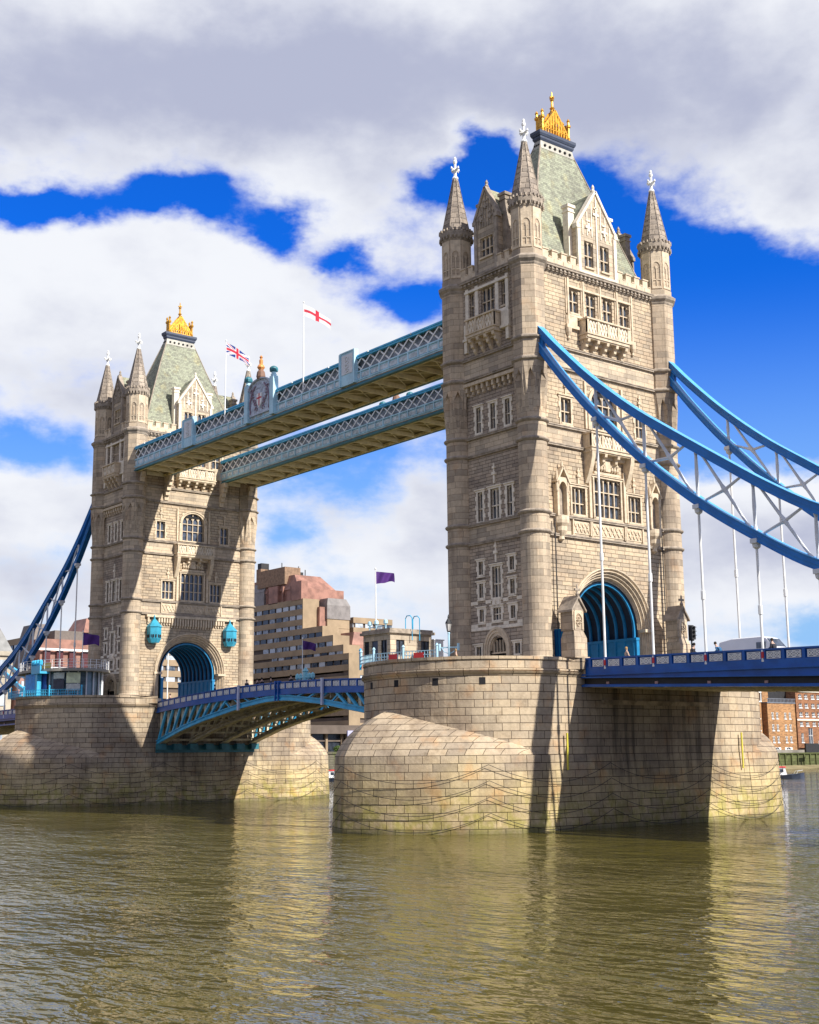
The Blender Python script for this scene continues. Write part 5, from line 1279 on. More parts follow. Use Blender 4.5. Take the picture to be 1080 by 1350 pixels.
r_, F = warehouse(286.6, 302.6, 17.3, BRK, 'orange brick warehouse with three rows of arched windows in pairs, under the deck at right', rows3, [(288.9,1.15),(291.3,1.15),(295.7,1.15),(298.1,1.15)] and [(289.4,1.2),(292.0,1.2),(296.7,1.2),(299.4,1.2)], ground=[(291,4.2,.5,1.6),(297.6,4.2,.5,1.6)])
m = MB(); m.box(-202, -185.8, 286.4, 302.8, 17.3, 17.7); [m.box(-185.9, -185.8, 286.8+k*.8, 287.1+k*.8, 17.7, 18.9) for k in range(20)]; m.box(-185.95, -185.75, 286.4, 302.8, 18.8, 19.0); m.build('roof_railing', mat('slate_grey_metal', (.16,.17,.20), .5), r_)
m = MB(); m.box(-203, -190, 293, 310, 17.6, 23.5); m.build('set_back_storey', IRON, r_); m = MB(); m.box(-199, -189, 288.0, 291.5, 17.6, 26); m.box(-199.5, -188.5, 287.6, 292, 25, 25.6); m.build('brick_chimney', BRK, r_)
r_, F = warehouse(274.0, 283.6, 17.6, BRK, 'narrow orange brick bay topped by a white conservatory, beside the pier edge', [(12.0,2.1),(7.9,2.1),(3.8,2.1)], [(279.2,1.2),(282.3,1.0)], x=-186.3)
m = MB(); m.box(-192, -186.1, 274, 283.8, 17.6, 18.0); [m.box(-186.5, -186.2, 274.4+k*1.3, 274.7+k*1.3, 18, 20.8) for k in range(8)]; m.box(-192, -186.0, 274, 283.8, 20.8, 21.3); m.hexa([(-192,274,21.3),(-186,274,21.3),(-186,284,21.3),(-192,284,21.3),(-190,275,22.6),(-188,275,22.6),(-188,283,22.6),(-190,283,22.6)]); m.build('conservatory', WPAINT, r_)
m = MB(); m.box(-191, -186.8, 274.6, 283.2, 18, 20.8); m.build('conservatory_glass', GLASS, r_)
r_ = thing('recessed_brick_wall', (-188,285.1,.25), 'dark red recessed strip between the two orange brick fronts', 'building'); m = MB(); m.box(-200, -188.2, 283.4, 286.8, .25, 17.4); m.build('wall', BRR, r_)
r_, F = warehouse(303.4, 330, 23.0, BRR, 'taller red brick warehouse with white bands at the right edge', [(19.2,1.5),(16.0,1.5),(12.9,1.5),(9.6,1.4)], [(306.0,1.9),(309.6,1.9),(313.6,1.9),(317,1.9),(321,1.9)], arch=False, ground=[(306.2,1.5,3.8,3.2),(311.2,2.6,3.4,5.4)])
m = MB(); m.box(-186, -185.7, 303.3, 330, 11.4, 12.0); m.box(-186, -185.6, 303.3, 330, 21.5, 22.3); m.box(-186, -185.5, 303.3, 330, 22.6, 23.2); m.build('white_band', WHT, r_)
m = MB(); m.box(-184, -183.4, 304, 340, -.2, 3.4); m.build('quay_hoarding', IRON, r_)
# distant infill buildings so the bank stays closed from the side
rng = random.Random(11)
for k in range(6):
    y = 345+k*38; r_ = thing('riverside_building', (-200,y,1.2), ['long brown brick block beyond the warehouses, first from them','grey block second beyond the warehouses','ochre block third beyond the warehouses','brown block fourth beyond the warehouses','grey block fifth beyond the warehouses','last ochre block beyond the warehouses'][k], 'building')
    h = 14+rng.random()*10; m = MB(); m.box(-215, -188, y-16, y+16, 1.2, h); m.build('wall', [BRR, CONCD, BRK][k % 3], r_)
for i, (y, h, m_) in enumerate(((-36,20,CONC),(-66,24,BRK),(-100,18,BRR))):
    r_ = thing('riverside_building', (-205,y,1.2), ['low tan block left of the pale stone building','orange block second left of the pale stone building','red block third left of the pale stone building'][i], 'building'); m = MB(); m.box(-225, -200, y-12, y+12, 1.2, h); m.build('wall', m_, r_)
# ================================================================ things on and around the bridge
def put_flag(name, x, y, z0, ztop, label, cat, fl, w_, h_, dirv, col_fn, mats, droop=.35, pole_r=.06, phase=0., cones=True):
    r = thing(name, (x,y,z0), label, cat, None)
    p = MB(); p.tube([(x,y,z0),(x,y,(z0+ztop)/2),(x,y,ztop)], [pole_r*1.3,pole_r,pole_r*.6], 8); p.lathe(x, y, [(.02,ztop-.02),(.1,ztop+.05),(.1,ztop+.15),(.02,ztop+.22)], 8); p.build('pole', WPAINT, r)
    nx, nz = 60, 36; dv = Vector(dirv).normalized(); sd_ = Vector((-dv.y, dv.x, 0)); f = MB(); fm = []
    def P(i, j):
        u, v = i/nx, j/nz; amp = .3*u**.6
        q = Vector((x,y,0))+dv*(u*w_*.93)+sd_*(amp*math.sin(u*9+v*2.2+phase)); 
        zz = ztop-.15-v*h_*(1-.3*u+.1*math.sin(u*7+phase)*u)-droop*w_*u**1.25+.06*math.sin(u*9+phase)*u
        return (q.x, q.y, zz)
    for i in range(nx):
        for j in range(nz):
            f.poly([P(i,j),P(i+1,j),P(i+1,j+1),P(i,j+1)]); fm.append(col_fn((i+.5)/nx, (j+.5)/nz))
    f.build('flag_cloth', None, r, mats=mats, fm=fm, merge=True, smooth=True)
    return r
FW, FR, FB = mat('flag_white', (.75,.75,.77), .8), mat('flag_red', (.60,.03,.06), .8), mat('flag_blue', (.02,.05,.26), .8)
FP = mat('flag_purple', (.075,.02,.17), .8)
def ujack(u, v):
    X, Y = (u-.5)*60, (v-.5)*36*30/36
    if abs(X) < 3.2 or abs(Y) < 3.0: return 1
    if abs(X) < 5.4 or abs(Y) < 5.0: return 0
    s = 30/60*1.0; d1 = abs(Y-X*.5)*.894; d2 = abs(Y+X*.5)*.894
    o1 = (Y-X*.5); o2 = (Y+X*.5)
    if (d1 < 1.6 and o1*(1 if X > 0 else -1) > -.3) or (d2 < 1.6 and o2*(1 if X < 0 else -1)*-1 < .3 and o2*(1 if X > 0 else -1) > -.3): return 1
    if d1 < 3.2 or d2 < 3.2: return 0
    return 2
def george(u, v): return 1 if (abs(u-.5) < .07 or abs(v-.5) < .11) else 0
put_flag('flagpole', -50.0, -10.45, 43.6, 54.4, 'white pole flying the Union flag, on the walkway', 'flagpole', 0, 3.2, 1.6, (.55,.84,0), ujack, [FW,FR,FB], .62, .07, .6)
put_flag('flagpole', -31.95, -10.45, 43.6, 54.4, 'white pole flying the red cross on white flag, on the walkway', 'flagpole', 0, 3.5, 1.5, (.55,.84,0), george, [FW,FR], .55, .07, 1.7)
put_flag('flagpole', -8.0, -18.0, 8.5, 18.9, 'white pole with plain purple flag beside the stone control cabin', 'flagpole', 0, 1.95, 1.2, (.5,.86,0), lambda u, v: 0, [FP], .08, .07, .2)
put_flag('flagpole', -37.1, -6.9, 8.9, 14.9, 'white pole with small purple flag above the opening span', 'flagpole', 0, 1.7, 1.1, (.5,.86,0), lambda u, v: 0, [FP], .22, .06, 2.2)
put_flag('flagpole', -76.0, -17.0, 8.5, 18.3, 'white pole with dark purple flag at the glass pavilion', 'flagpole', 0, 2.4, 1.7, (.5,.86,0), lambda u, v: 0, [FP], .15, .07, 1.0)
# control cabin on the near pier
def cabin():
    r = thing('control_cabin', (-7.0,-16,8.48), 'small flat roofed stone control cabin on the near pier', 'cabin')
    x0, x1, y0, y1 = -9.2, -5.0, -18.6, -13.6
    F = lambda u,z,d: (x1+d, u, z); G = lambda u,z,d: (u, y0-d, z)
    b = MB(); wall(b, F, y0, y1, 8.48, 12.6, 0, [(-17.9,-16.9,10.6,12.0),(-14.9,-13.9,10.3,12.0)], .2); wall(b, G, x0, x1, 8.48, 12.6, 0, [(-7.9,-6.9,8.5,12.0),(-6.4,-5.5,10.2,12.0),(-9.0,-8.3,10.2,12.0)], .2)
    b.box(x0, x1-.25, y0+.25, y1, 8.48, 12.55); b.build('wall', ASH, r)
    m = MB(); m.box(x0-.25, x1+.25, y0-.25, y1+.25, 12.6, 12.85); m.box(x0-.1, x1+.1, y0-.1, y1+.1, 12.85, 13.05); m.build('cabin_roof', MOULD, r)
    for u0, u1, z0, z1, H in ((-17.9,-16.9,10.6,12.0,F),(-14.9,-13.9,10.3,12.0,F),(-6.4,-5.5,10.2,12.0,G),(-9.0,-8.3,10.2,12.0,G)):
        f = MB(); f.fb(H, u0, u0+.07, z0, z1, -.15, -.05); f.fb(H, u1-.07, u1, z0, z1, -.15, -.05); f.fb(H, (u0+u1)/2-.03, (u0+u1)/2+.03, z0, z1, -.15, -.05); o = f.build('window', IRON, r); g_ = MB(); g_.fb(H, u0, u1, z0, z1, -.19, -.16); g_.build('pane', GLASS, o)
    d_ = MB(); d_.fb(G, -7.9, -6.9, 8.5, 12, -.16, -.1); d_.build('door', NAVY, r)
    l = MB()
    for yy in (-16.2, -15.3): l.tube([(x1+.3,yy,12.0),(x1+.3,yy,14.1),(x1,yy,14.35),(x1-.5,yy,14.35),(x1-.7,yy,14.1),(x1-.7,yy,12.9)], .05, 6)
    l.build('ladder_rail', SBLUE, r)
    s = MB()
    for x_, y_ in ((-8.7,-18.2),(-7.4,-18.4),(-6.2,-18.2)): s.tube([(x_,y_,13.0),(x_,y_,13.7)], .07, 6); s.lathe(x_, y_, [(.05,13.5),(.22,13.6),(.2,13.9),(.04,14)], 8)
    s.beam((-8.8,-18.3,13.35), (-6.0,-18.3,13.35), .08, .08); s.build('signal_lamp', PBLUE, r)
    w_ = thing('white_storage_box', (-6,-12.6,8.48), 'plain white tall box cabinet just right of the control cabin', 'cabinet'); m = MB(); m.box(-7, -5.05, -13.2, -12.1, 8.48, 12.15); m.build('cabinet_body', WPAINT, w_); m = MB(); m.box(-7.1, -4.98, -13.3, -12.0, 12.15, 12.25); m.box(-5.05,-5.0,-12.68,-12.62,8.6,12.1); m.build('cabinet_lid', GPAINT, w_)
cabin()
def railing(name, pts, z0, h, m, label, cat='railing', panels=False, red=None):
    r = thing(name, (*pts[0], z0), label, cat)
    b = MB(); k = 0
    for p, q in zip(pts, pts[1:]):
        L = math.hypot(q[0]-p[0], q[1]-p[1]); n = max(1, int(L/.3))
        for zz in (z0+.1, z0+h*.55, z0+h): b.beam((*p,zz), (*q,zz), .06, .07)
        for i in range(n+1): t = i/n; x_, y_ = p[0]+(q[0]-p[0])*t, p[1]+(q[1]-p[1])*t; b.box(x_-.025, x_+.025, y_-.025, y_+.025, z0, z0+h)
    b.build('rail_bars', m, r)
    c = MB()
    for p in pts: c.cut(); c.lathe(*p, [(.11,z0),(.11,z0+h+.35),(.17,z0+h+.4),(.05,z0+h+.6)], 6)
    c.build('rail_post', m, r)
    if red:
        for (i, j) in red:
            p, q = pts[i], pts[i+1]; a = (p[0]+(q[0]-p[0])*j, p[1]+(q[1]-p[1])*j); b2 = (p[0]+(q[0]-p[0])*(j+.28), p[1]+(q[1]-p[1])*(j+.28)); m_ = MB(); m_.beam((*a,z0+h*.5), (*b2,z0+h*.5), .1, h*.6); m_.build('warning_board', RED, r)
    return r
railing('railing', [(4.2,-20.6),(1.0,-21.8),(-2.5,-22.4),(-5.5,-21.6)], 9.55, .75, PBLUE, 'pale blue railing with red boards in front of the control cabin', red=[(0,.4),(1,.2)])
railing('railing', [(-6.0,-21.3),(-8.6,-19.4)], 9.3, 1.2, SBLUE, 'bright blue railing at the left end of the near pier')
def lamp_post(x, y, z0, label):
    r = thing('lamp_post', (x,y,z0), label, 'street lamp', None)
    p = MB(); p.lathe(x, y, [(.16,z0),(.18,z0+.5),(.11,z0+.7),(.09,z0+3.1),(.13,z0+3.2),(.06,z0+3.4)], 8)
    p.beam((x-.75,y-.4,z0+1.9), (x+.9,y+.5,z0+1.9), .1, .1)
    for s_ in (-1, 1): p.box(x+s_*.8-.08, x+s_*.8+.08, y+s_*.45-.08, y+s_*.45+.08, z0+1.6, z0+2.25)
    for s_ in (-1, 1): p.tube([(x,y,z0+1.3),(x+s_*.4,y+s_*.25,z0+1.5),(x+s_*.6,y+s_*.35,z0+1.88)], .04, 5)
    p.build('post', PBLUE, r)
    l = MB(); l.lathe(x, y, [(.14,z0+3.4),(.26,z0+4.1)], 6); lo_ = l.build('lantern_glass', mat('frosted_glass', (.55,.53,.5), .3), r)
    c = MB(); c.lathe(x, y, [(.32,z0+4.1),(.3,z0+4.2),(.08,z0+4.6),(.1,z0+4.7),(.02,z0+4.95)], 6); c.lathe(x, y, [(.05,z0+3.2),(.16,z0+3.38),(.14,z0+3.42)], 6)
    for k in range(6):
        a = k*math.pi/3; c.tube([(x+.15*math.cos(a),y+.15*math.sin(a),z0+3.4),(x+.27*math.cos(a),y+.27*math.sin(a),z0+4.1)], .02, 4)
    c.build('lantern_cap', IRON, r)
    return r
lamp_post(-.8, -15.0, 9.2, 'ornate lamp post with black lantern on blue post, left of the near tower')
def pavilion():
    r = thing('glass_pavilion', (-84,-17,8.48), 'glazed pavilion with oval flat roof and blue railings on the far pier', 'pavilion')
    cx, cy, rx, ry = -82.8, -16.6, 8.6, 5.4
    ell = lambda k_, n=36: [(cx+rx*k_*math.cos(2*math.pi*i/n), cy+ry*k_*math.sin(2*math.pi*i/n)) for i in range(n)]
    m = MB(); m.prism(ell(.86), 8.48, 12.9, True); m.build('glass_wall', mat('pavilion_glass', (.10,.16,.20), .12, var=.5, vscale=.6), r)
    m = MB(); m.prism(ell(1.04), 12.9, 13.2, True, True); m.prism(ell(.97), 13.2, 13.35, True); m.build('oval_roof', mat('pavilion_roof', (.30,.28,.24), .7), r)
    for i, (x, y) in enumerate(ell(.875, 26)):
        m = MB(); m.box(x-.08, x+.08, y-.08, y+.08, 8.48, 12.9); m.build('mullion', GPAINT, r)
    cols = [(.03,.30,.75),(.02,.07,.30),(.55,.6,.55),(.05,.05,.07),(.60,.64,.42),(.55,.55,.5)]
    for i, (a0, a1, z0, z1, ci) in enumerate(((-98,-72,10.2,12.7,0),(-70,-58,10.4,12.7,1),(-48,-34,11.9,12.7,2),(-48,-34,10.4,11.8,3),(-31,-12,11.3,12.7,4),(-31,-12,10.3,11.2,5))):
        b = MB(); n = 5
        for k in range(n):
            t0, t1 = R(a0+(a1-a0)*k/n), R(a0+(a1-a0)*(k+1)/n); f_ = .94
            p, q = (cx+rx*f_*math.cos(t0), cy+ry*f_*math.sin(t0)), (cx+rx*f_*math.cos(t1), cy+ry*f_*math.sin(t1)); b.beam((*p,(z0+z1)/2), (*q,(z0+z1)/2), .08, z1-z0)
        b.build('display_board', mat('board_%d' % ci, cols[ci], .5, var=.2, vscale=1.5), r)
    rr = MB(); E_ = ell(1.0)
    for a, b in zip(E_, E_[1:]+E_[:1]):
        for zz in (13.75, 14.15, 14.5): rr.beam((*a,zz), (*b,zz), .04, .04)
        rr.box(a[0]-.03, a[0]+.03, a[1]-.03, a[1]+.03, 13.2, 14.5)
    rr.build('roof_rail', WPAINT, r)
    y_ = MB(); y_.box(-86.5, -80.5, -19.6, -19.5, 13.35, 14.3); y_.build('roof_banner', mat('yellow_board', (.60,.50,.12), .6), r)
    t = MB(); t.box(-79.8, -79.1, -22.0, -21.4, 8.5, 13.8); t.box(-80.8, -77.8, -22.2, -20.8, 12.6, 12.9); t.box(-80.8, -77.8, -22.2, -22.1, 12.9, 13.7)
    for x in (-80.6,-79.9,-79.0,-78.1): t.lathe(x, -22.0, [(.1,13.6),(.3,13.8),(.3,14.3),(.05,14.5)], 8)
    t.build('signal_mast', SBLUE, r)
    return r
pavilion()
railing('railing', [(-92.3,-18.9),(-89,-22.0),(-85,-23.2),(-80.5,-23.2),(-76.5,-21.3),(-73.6,-18.0)], 9.55, .85, SBLUE, 'blue railing round the glass pavilion on the far pier')
# bascule lamp cluster
r = thing('navigation_lamp_cluster', (-36.3,-7.0,9.0), 'pale blue navigation lamp stand at the foot of the small purple flag', 'signal lamp'); m = MB(); m.lathe(-36.3, -7.0, [(.5,9.0),(.4,9.6),(.3,9.8),(.28,11.0),(.4,11.1),(.1,11.5)], 8)
m.beam((-38.0,-7.0,10.4), (-34.8,-7.0,10.4), .3, .12)
for x in (-38,-37.3,-35.5,-34.8): m.lathe(x, -7.0, [(.1,10.1),(.25,10.3),(.25,10.7),(.06,10.9)], 8)
m.build('lamp_stand', mat('light_aqua_paint', (.25,.58,.68), .5), r)
# fender piles on the far water side of the opening span
for x, lab in ((-49.8,'left white vertical gauge post on the opening span'),(-31.5,'right white vertical gauge post on the opening span')):
    r = thing('gauge_post', (x,-7.9,7), lab, 'post'); m = MB(); m.box(x-.16, x+.16, -8.08, -7.86, itp([(-60,6.6),(-49.8,7.05),(-41,7.8),(-31.5,7.1),(-20,6)], x)-.1, 9.95); m.build('post', mat('pale_lilac_paint', (.55,.58,.72), .5), r); m = MB(); m.box(x-.2, x+.2, -8.12, -7.84, 9.95, 10.05); m.build('cap', GPAINT, r)
def traffic_light(x, y, z0, h, label, face=(.7,-.7)):
    r = thing('traffic_light', (x,y,z0), label, 'traffic light'); m = MB(); m.tube([(x,y,z0),(x,y,z0+h)], .07, 8); m.build('pole', IRON, r)
    f = Vector((*face,0)).normalized(); sd_ = Vector((-f.y,f.x,0)); G = lambda u,z,d: tuple(Vector((x,y,z))+f*d+sd_*u)
    m = MB(); m.fb(G, -.2, .2, z0+h-1.0, z0+h+.1, .0, .3); m.fb(G, -.3, .3, z0+h-1.1, z0+h+.2, -.03, .0); o = m.build('signal_head', IRON, r)
    for k in range(3):
        m = MB(); zc = z0+h-.12-k*.33; m.tube([G(0,zc,.3), G(0,zc,.36)], .1, 10); m.fb(G, -.13, .13, zc+.09, zc+.13, .28, .5); m.build('signal_lens', DARK, o)
traffic_light(21.9, -8.2, 8.35, 3.1, 'traffic light on a dark pole behind the blue parapet, left of the white van', (1,-.1))
traffic_light(24.9, 6.5, 8.1, 4.2, 'traffic light above the roof of the white van', (1,.2))
def van():
    x0, y0, z0 = 24.4, -3.4, 8.2
    r = thing('white_van', (x0,y0,z0), 'white panel van crossing the bridge, only its roof above the parapet', 'van')
    sec = [(-2.9,.5,1.75),(-2.8,.4,2.25),(-1.5,.4,2.45),(1.4,.4,2.45),(1.9,.4,2.3),(2.55,.45,1.55),(3.05,.5,1.35),(3.15,.55,.9)]
    m = MB(); hw = .98
    for (xa, ba, ta), (xb, bb, tb) in zip(sec, sec[1:]):
        for s_ in (-1, 1):
            m.poly([(x0+xa,y0+s_*hw,z0+ba),(x0+xb,y0+s_*hw,z0+bb),(x0+xb,y0+s_*hw,z0+min(tb,1.3)),(x0+xa,y0+s_*hw,z0+min(ta,1.3))])
            m.poly([(x0+xa,y0+s_*hw,z0+min(ta,1.3)),(x0+xb,y0+s_*hw,z0+min(tb,1.3)),(x0+xb,y0+s_*hw*.86,z0+tb-.08),(x0+xa,y0+s_*hw*.86,z0+ta-.08)])
            m.poly([(x0+xa,y0+s_*hw*.86,z0+ta-.08),(x0+xb,y0+s_*hw*.86,z0+tb-.08),(x0+xb,y0+s_*hw*.7,z0+tb),(x0+xa,y0+s_*hw*.7,z0+ta)])
        m.poly([(x0+xa,y0-hw*.7,z0+ta),(x0+xb,y0-hw*.7,z0+tb),(x0+xb,y0+hw*.7,z0+tb),(x0+xa,y0+hw*.7,z0+ta)]); m.poly([(x0+xa,y0-hw,z0+ba),(x0+xb,y0-hw,z0+bb),(x0+xb,y0+hw,z0+bb),(x0+xa,y0+hw,z0+ba)])
    for xa, ba, ta in (sec[0], sec[-1]): m.poly([(x0+xa,y0-hw,z0+ba),(x0+xa,y0+hw,z0+ba),(x0+xa,y0+hw*.86,z0+ta),(x0+xa,y0-hw*.86,z0+ta)])
    m.build('body', mat('van_white_paint', (.72,.74,.78), .25, var=.03), r)
    m = MB(); m.hexa([(x0+1.95,y0-.8,z0+2.2),(x0+2.52,y0-.85,z0+1.55),(x0+2.52,y0+.85,z0+1.55),(x0+1.95,y0+.8,z0+2.2),(x0+1.98,y0-.8,z0+2.24),(x0+2.56,y0-.85,z0+1.58),(x0+2.56,y0+.85,z0+1.58),(x0+1.98,y0+.8,z0+2.24)]); m.build('windscreen', GLASS, r)
    for s_ in (-1, 1): m = MB(); a, b = sorted((y0+s_*.99, y0+s_*.90)); m.box(x0+1.0, x0+1.9, a, b, z0+1.45, z0+1.95); m.build('side_window', GLASS, r)
    for xx in (-1.9, 1.95):
        for s_ in (-1, 1): m = MB(); m.tube([(x0+xx,y0+s_*.75,z0+.36),(x0+xx,y0+s_*1.0,z0+.36)], .36, 16); o = m.build('wheel', IRON, r); m = MB(); m.tube([(x0+xx,y0+s_*.98,z0+.36),(x0+xx,y0+s_*1.02,z0+.36)], .2, 10); m.build('rim', GPAINT, o)
van()
# gabled stone piers where the parapets meet the tower
def gabled_pier(x, y, label):
    r = thing('gabled_stone_pier', (x,y,8.5), label, 'stone pier', 'gabled stone piers beside the near portal')
    m = MB(); m.box(x-1.0, x+1.0, y-.95, y+.95, 8.5, 9.9); m.box(x-.85, x+.85, y-.8, y+.8, 9.9, 11.6)
    m.hexa([(x-.85,y-.8,11.6),(x+.85,y-.8,11.6),(x+.85,y+.8,11.6),(x-.85,y+.8,11.6),(x-.7,y-.6,12.3),(x+.6,y-.6,12.3),(x+.6,y+.6,12.3),(x-.7,y+.6,12.3)])
    m.box(x-.9, x+.6, y-.72, y+.72, 12.3, 14.2); m.build('pier_shaft', COLM, r)
    g_ = MB()
    for s_ in (-1, 1): g_.hexa([(x-1.1,y+s_*.95,13.95),(x+.8,y+s_*.95,13.95),(x+.8,y,15.25),(x-1.1,y,15.25),(x-1.1,y+s_*.95,14.15),(x+.8,y+s_*.95,14.15),(x+.8,y,15.5),(x-1.1,y,15.5)])
    g_.poly([(x+.62,y-.72,14.1),(x+.62,y+.72,14.1),(x+.62,y,15.3)]); g_.poly([(x-.92,y-.72,14.1),(x-.92,y+.72,14.1),(x-.92,y,15.3)])
    g_.lathe(x+.6, y, [(.12,15.4),(.2,15.6),(.08,15.8),(.1,16.3),(.03,16.5)], 6); g_.box(x+.52, x+.68, y-.35, y+.35, 15.9, 16.1); g_.build('gable', MOULD, r)
    p = MB(); G = lambda u,z,d: (x+.6+d, y+u, z)
    arch_fill(p, G, -.45, .45, 13.3, 14.1, .0, .08, 4); p.fb(G, -.55, -.42, 12.4, 14.0, 0, .1); p.fb(G, .42, .55, 12.4, 14.0, 0, .1)
    for dx_, dz_ in ((0,.25),(0,-.25),(.25,0),(-.25,0)): p.tube([(x+.66, y+dx_+.16*math.cos(t), 13.1+dz_+.16*math.sin(t)) for t in [i*math.pi/4 for i in range(9)]], .04, 4, False)
    p.build('gable_tracery', TRIM, r)
gabled_pier(8.0, -7.6, 'gabled stone pier at the left side of the near portal, by the chain hanger')
gabled_pier(8.0, 6.9, 'gabled stone pier at the right side of the near portal, by the far turret')
m = thing('dark_blue_gate', (5.9,-7.4,8.5), 'blue painted gate panel between turret and gabled pier', 'gate'); g_ = MB(); g_.box(5.8, 7.2, -7.9, -7.75, 8.5, 12.6); g_.build('gate_leaf', VBLUE, m); g_ = MB(); [g_.box(5.9+k*.35, 5.96+k*.35, -7.96, -7.9, 8.5, 12.5) for k in range(4)]; g_.build('gate_bar', DBLUE, m)
# boats, mooring pile
def boat(x, y, ang, label, L=9.0):
    r = thing('small_boat', (x,y,WZ), label, 'boat'); ca, sa = math.cos(ang), math.sin(ang)
    T_ = lambda u, v, z: (x+ca*u-sa*v, y+sa*u+ca*v, WZ+z)
    m = MB(); secs = [(-.5,.8,.9),(-.2,1.0,.85),(.15,.95,.95),(.38,.55,1.15),(.5,.04,1.35)]
    for (u0, w0, h0), (u1, w1, h1) in zip(secs, secs[1:]):
        for s_ in (-1, 1): m.poly([T_(u0*L,s_*w0*.7,-.3),T_(u1*L,s_*w1*.7,-.3),T_(u1*L,s_*w1*1.4,h1),T_(u0*L,s_*w0*1.4,h0)])
        m.poly([T_(u0*L,-w0*1.35,h0-.1),T_(u1*L,-w1*1.35,h1-.1),T_(u1*L,w1*1.35,h1-.1),T_(u0*L,w0*1.35,h0-.1)])
    m.poly([T_(-.5*L,-.56,-.3),T_(-.5*L,.56,-.3),T_(-.5*L,1.12,.9),T_(-.5*L,-1.12,.9)]); m.build('hull', NAVY, r)
    m = MB(); m.hexa([T_(-3.2,-.95,.8),T_(.4,-.95,.8),T_(.4,.95,.8),T_(-3.2,.95,.8),T_(-3.1,-.85,2.5),T_(.0,-.85,2.5),T_(.0,.85,2.5),T_(-3.1,.85,2.5)]); c = m.build('wheelhouse', WPAINT, r)
    m = MB(); m.hexa([T_(-3.4,-1.05,2.5),T_(.3,-1.05,2.5),T_(.3,1.05,2.5),T_(-3.4,1.05,2.5),T_(-3.2,-.9,2.75),T_(.1,-.9,2.75),T_(.1,.9,2.75),T_(-3.2,.9,2.75)]); m.build('wheelhouse_roof', RED, c)
    for u in (-2.5,-1.2):
        for s_ in (-1, 1): m = MB(); v0, v1 = sorted((s_*.86, s_*.96)); m.hexa([T_(u,v0,1.5),T_(u+.8,v0,1.5),T_(u+.8,v1,1.5),T_(u,v1,1.5),T_(u,v0,2.2),T_(u+.8,v0,2.2),T_(u+.8,v1,2.2),T_(u,v1,2.2)]); m.build('wheelhouse_window', GLASS, c)
    m = MB(); m.tube([T_(2.5,-1.0,1.1),T_(2.8,-.9,1.7),T_(4.2,-.1,1.9),T_(2.8,.9,1.7),T_(2.5,1.0,1.1)], .04, 5); m.build('bow_rail', GPAINT, r)
boat(-87.0, 155.5, R(52), 'small dark hulled boat with white wheelhouse and red roof, right of the near pier')
boat(-166, 89, R(60), 'moored boat with pale cabin glimpsed between the two piers', 10)
r = thing('mooring_pile', (-176,302,-5.1), 'tall timber mooring pile with a small white sign on the foreshore', 'post'); m = MB(); m.tube([(-176,302,-5.2),(-176,302,3.4)], .38, 8); m.build('pile', CREAM, r); m = MB(); m.box(-175.6, -175.4, 300.2, 303.8, 3.0, 4.2); m.build('sign_board', WPAINT, r)
# people on the decks
def person(x, y, z, rot, coat, trousers, hair, label, lean=0., arm=.3, skin=(.55,.36,.27)):
    r = thing('person', (x,y,z), label, 'person'); r.rotation_euler = (0,0,rot)
    V_ = [(0,0,.95,.15),(0,.0,1.2,.15),(lean*.1,0,1.42,.16),(lean*.16,0,1.52,.07),(lean*.2,0,1.64,.095),(lean*.22,0,1.76,.085),
          (0,.1,.9,.1),(.03,.11,.5,.075),(0,.11,.08,.055),(.14,.12,.05,.045),(0,-.1,.9,.1),(-.03,-.11,.5,.075),(-.08,-.11,.08,.055),(.06,-.12,.05,.045),
          (lean*.1,.2,1.4,.065),(.02+arm*.2,.25,1.15,.05),(.1+arm,.22,1.0,.035),(.18+arm,.2,1.0,.035),(lean*.1,-.2,1.4,.065),(.02,-.26,1.15,.05),(.1+arm*.5,-.24,.95,.035),(.17+arm*.5,-.23,.92,.035)]
    E_ = [(0,1),(1,2),(2,3),(3,4),(4,5),(0,6),(6,7),(7,8),(8,9),(0,10),(10,11),(11,12),(12,13),(2,14),(14,15),(15,16),(16,17),(2,18),(18,19),(19,20),(20,21)]
    def skinobj(name, vi, grow, m_, rad=None):
        idx = {v: i for i, v in enumerate(vi)}; me = bpy.data.meshes.new(name); me.from_pydata([V_[v][:3] for v in vi], [(idx[a], idx[b]) for a, b in E_ if a in idx and b in idx], [])
        o = bpy.data.objects.new(name, me); COL.objects.link(o); o.parent = r; me.materials.append(m_)
        md = o.modifiers.new('skin', 'SKIN'); sk = me.skin_vertices[0].data
        for v in vi: q = V_[v][3]+grow; sk[idx[v]].radius = (q, q)
        sk[0].use_root = True; sb = o.modifiers.new('sub', 'SUBSURF'); sb.levels = 1; sb.render_levels = 2
        for p_ in me.polygons: p_.use_smooth = True
    skinobj('body', list(range(len(V_))), 0, mat('skin_%d' % int(skin[0]*100), skin, .6))
    skinobj('coat', [0,1,2,14,15,16,18,19,20,6,10], .028, mat('cloth_%d_%d_%d' % tuple(int(c*99) for c in coat), coat, .9))
    skinobj('trousers', [0,6,7,8,10,11,12], .022, mat('cloth_%d_%d_%d' % tuple(int(c*99) for c in trousers), trousers, .9))
    h = MB(); cx = lean*.22; h.lathe(cx-.02, 0, [(.105,1.66),(.12,1.74),(.11,1.82),(.06,1.88),(.0,1.89)], 12, 0, False); h.build('hair', mat('hair_%d' % int(hair[0]*99), hair, .9), None).parent = r
    return r
bz = lambda x: 10.05-1.2*((x+41.15)/30.5)**2-1.03
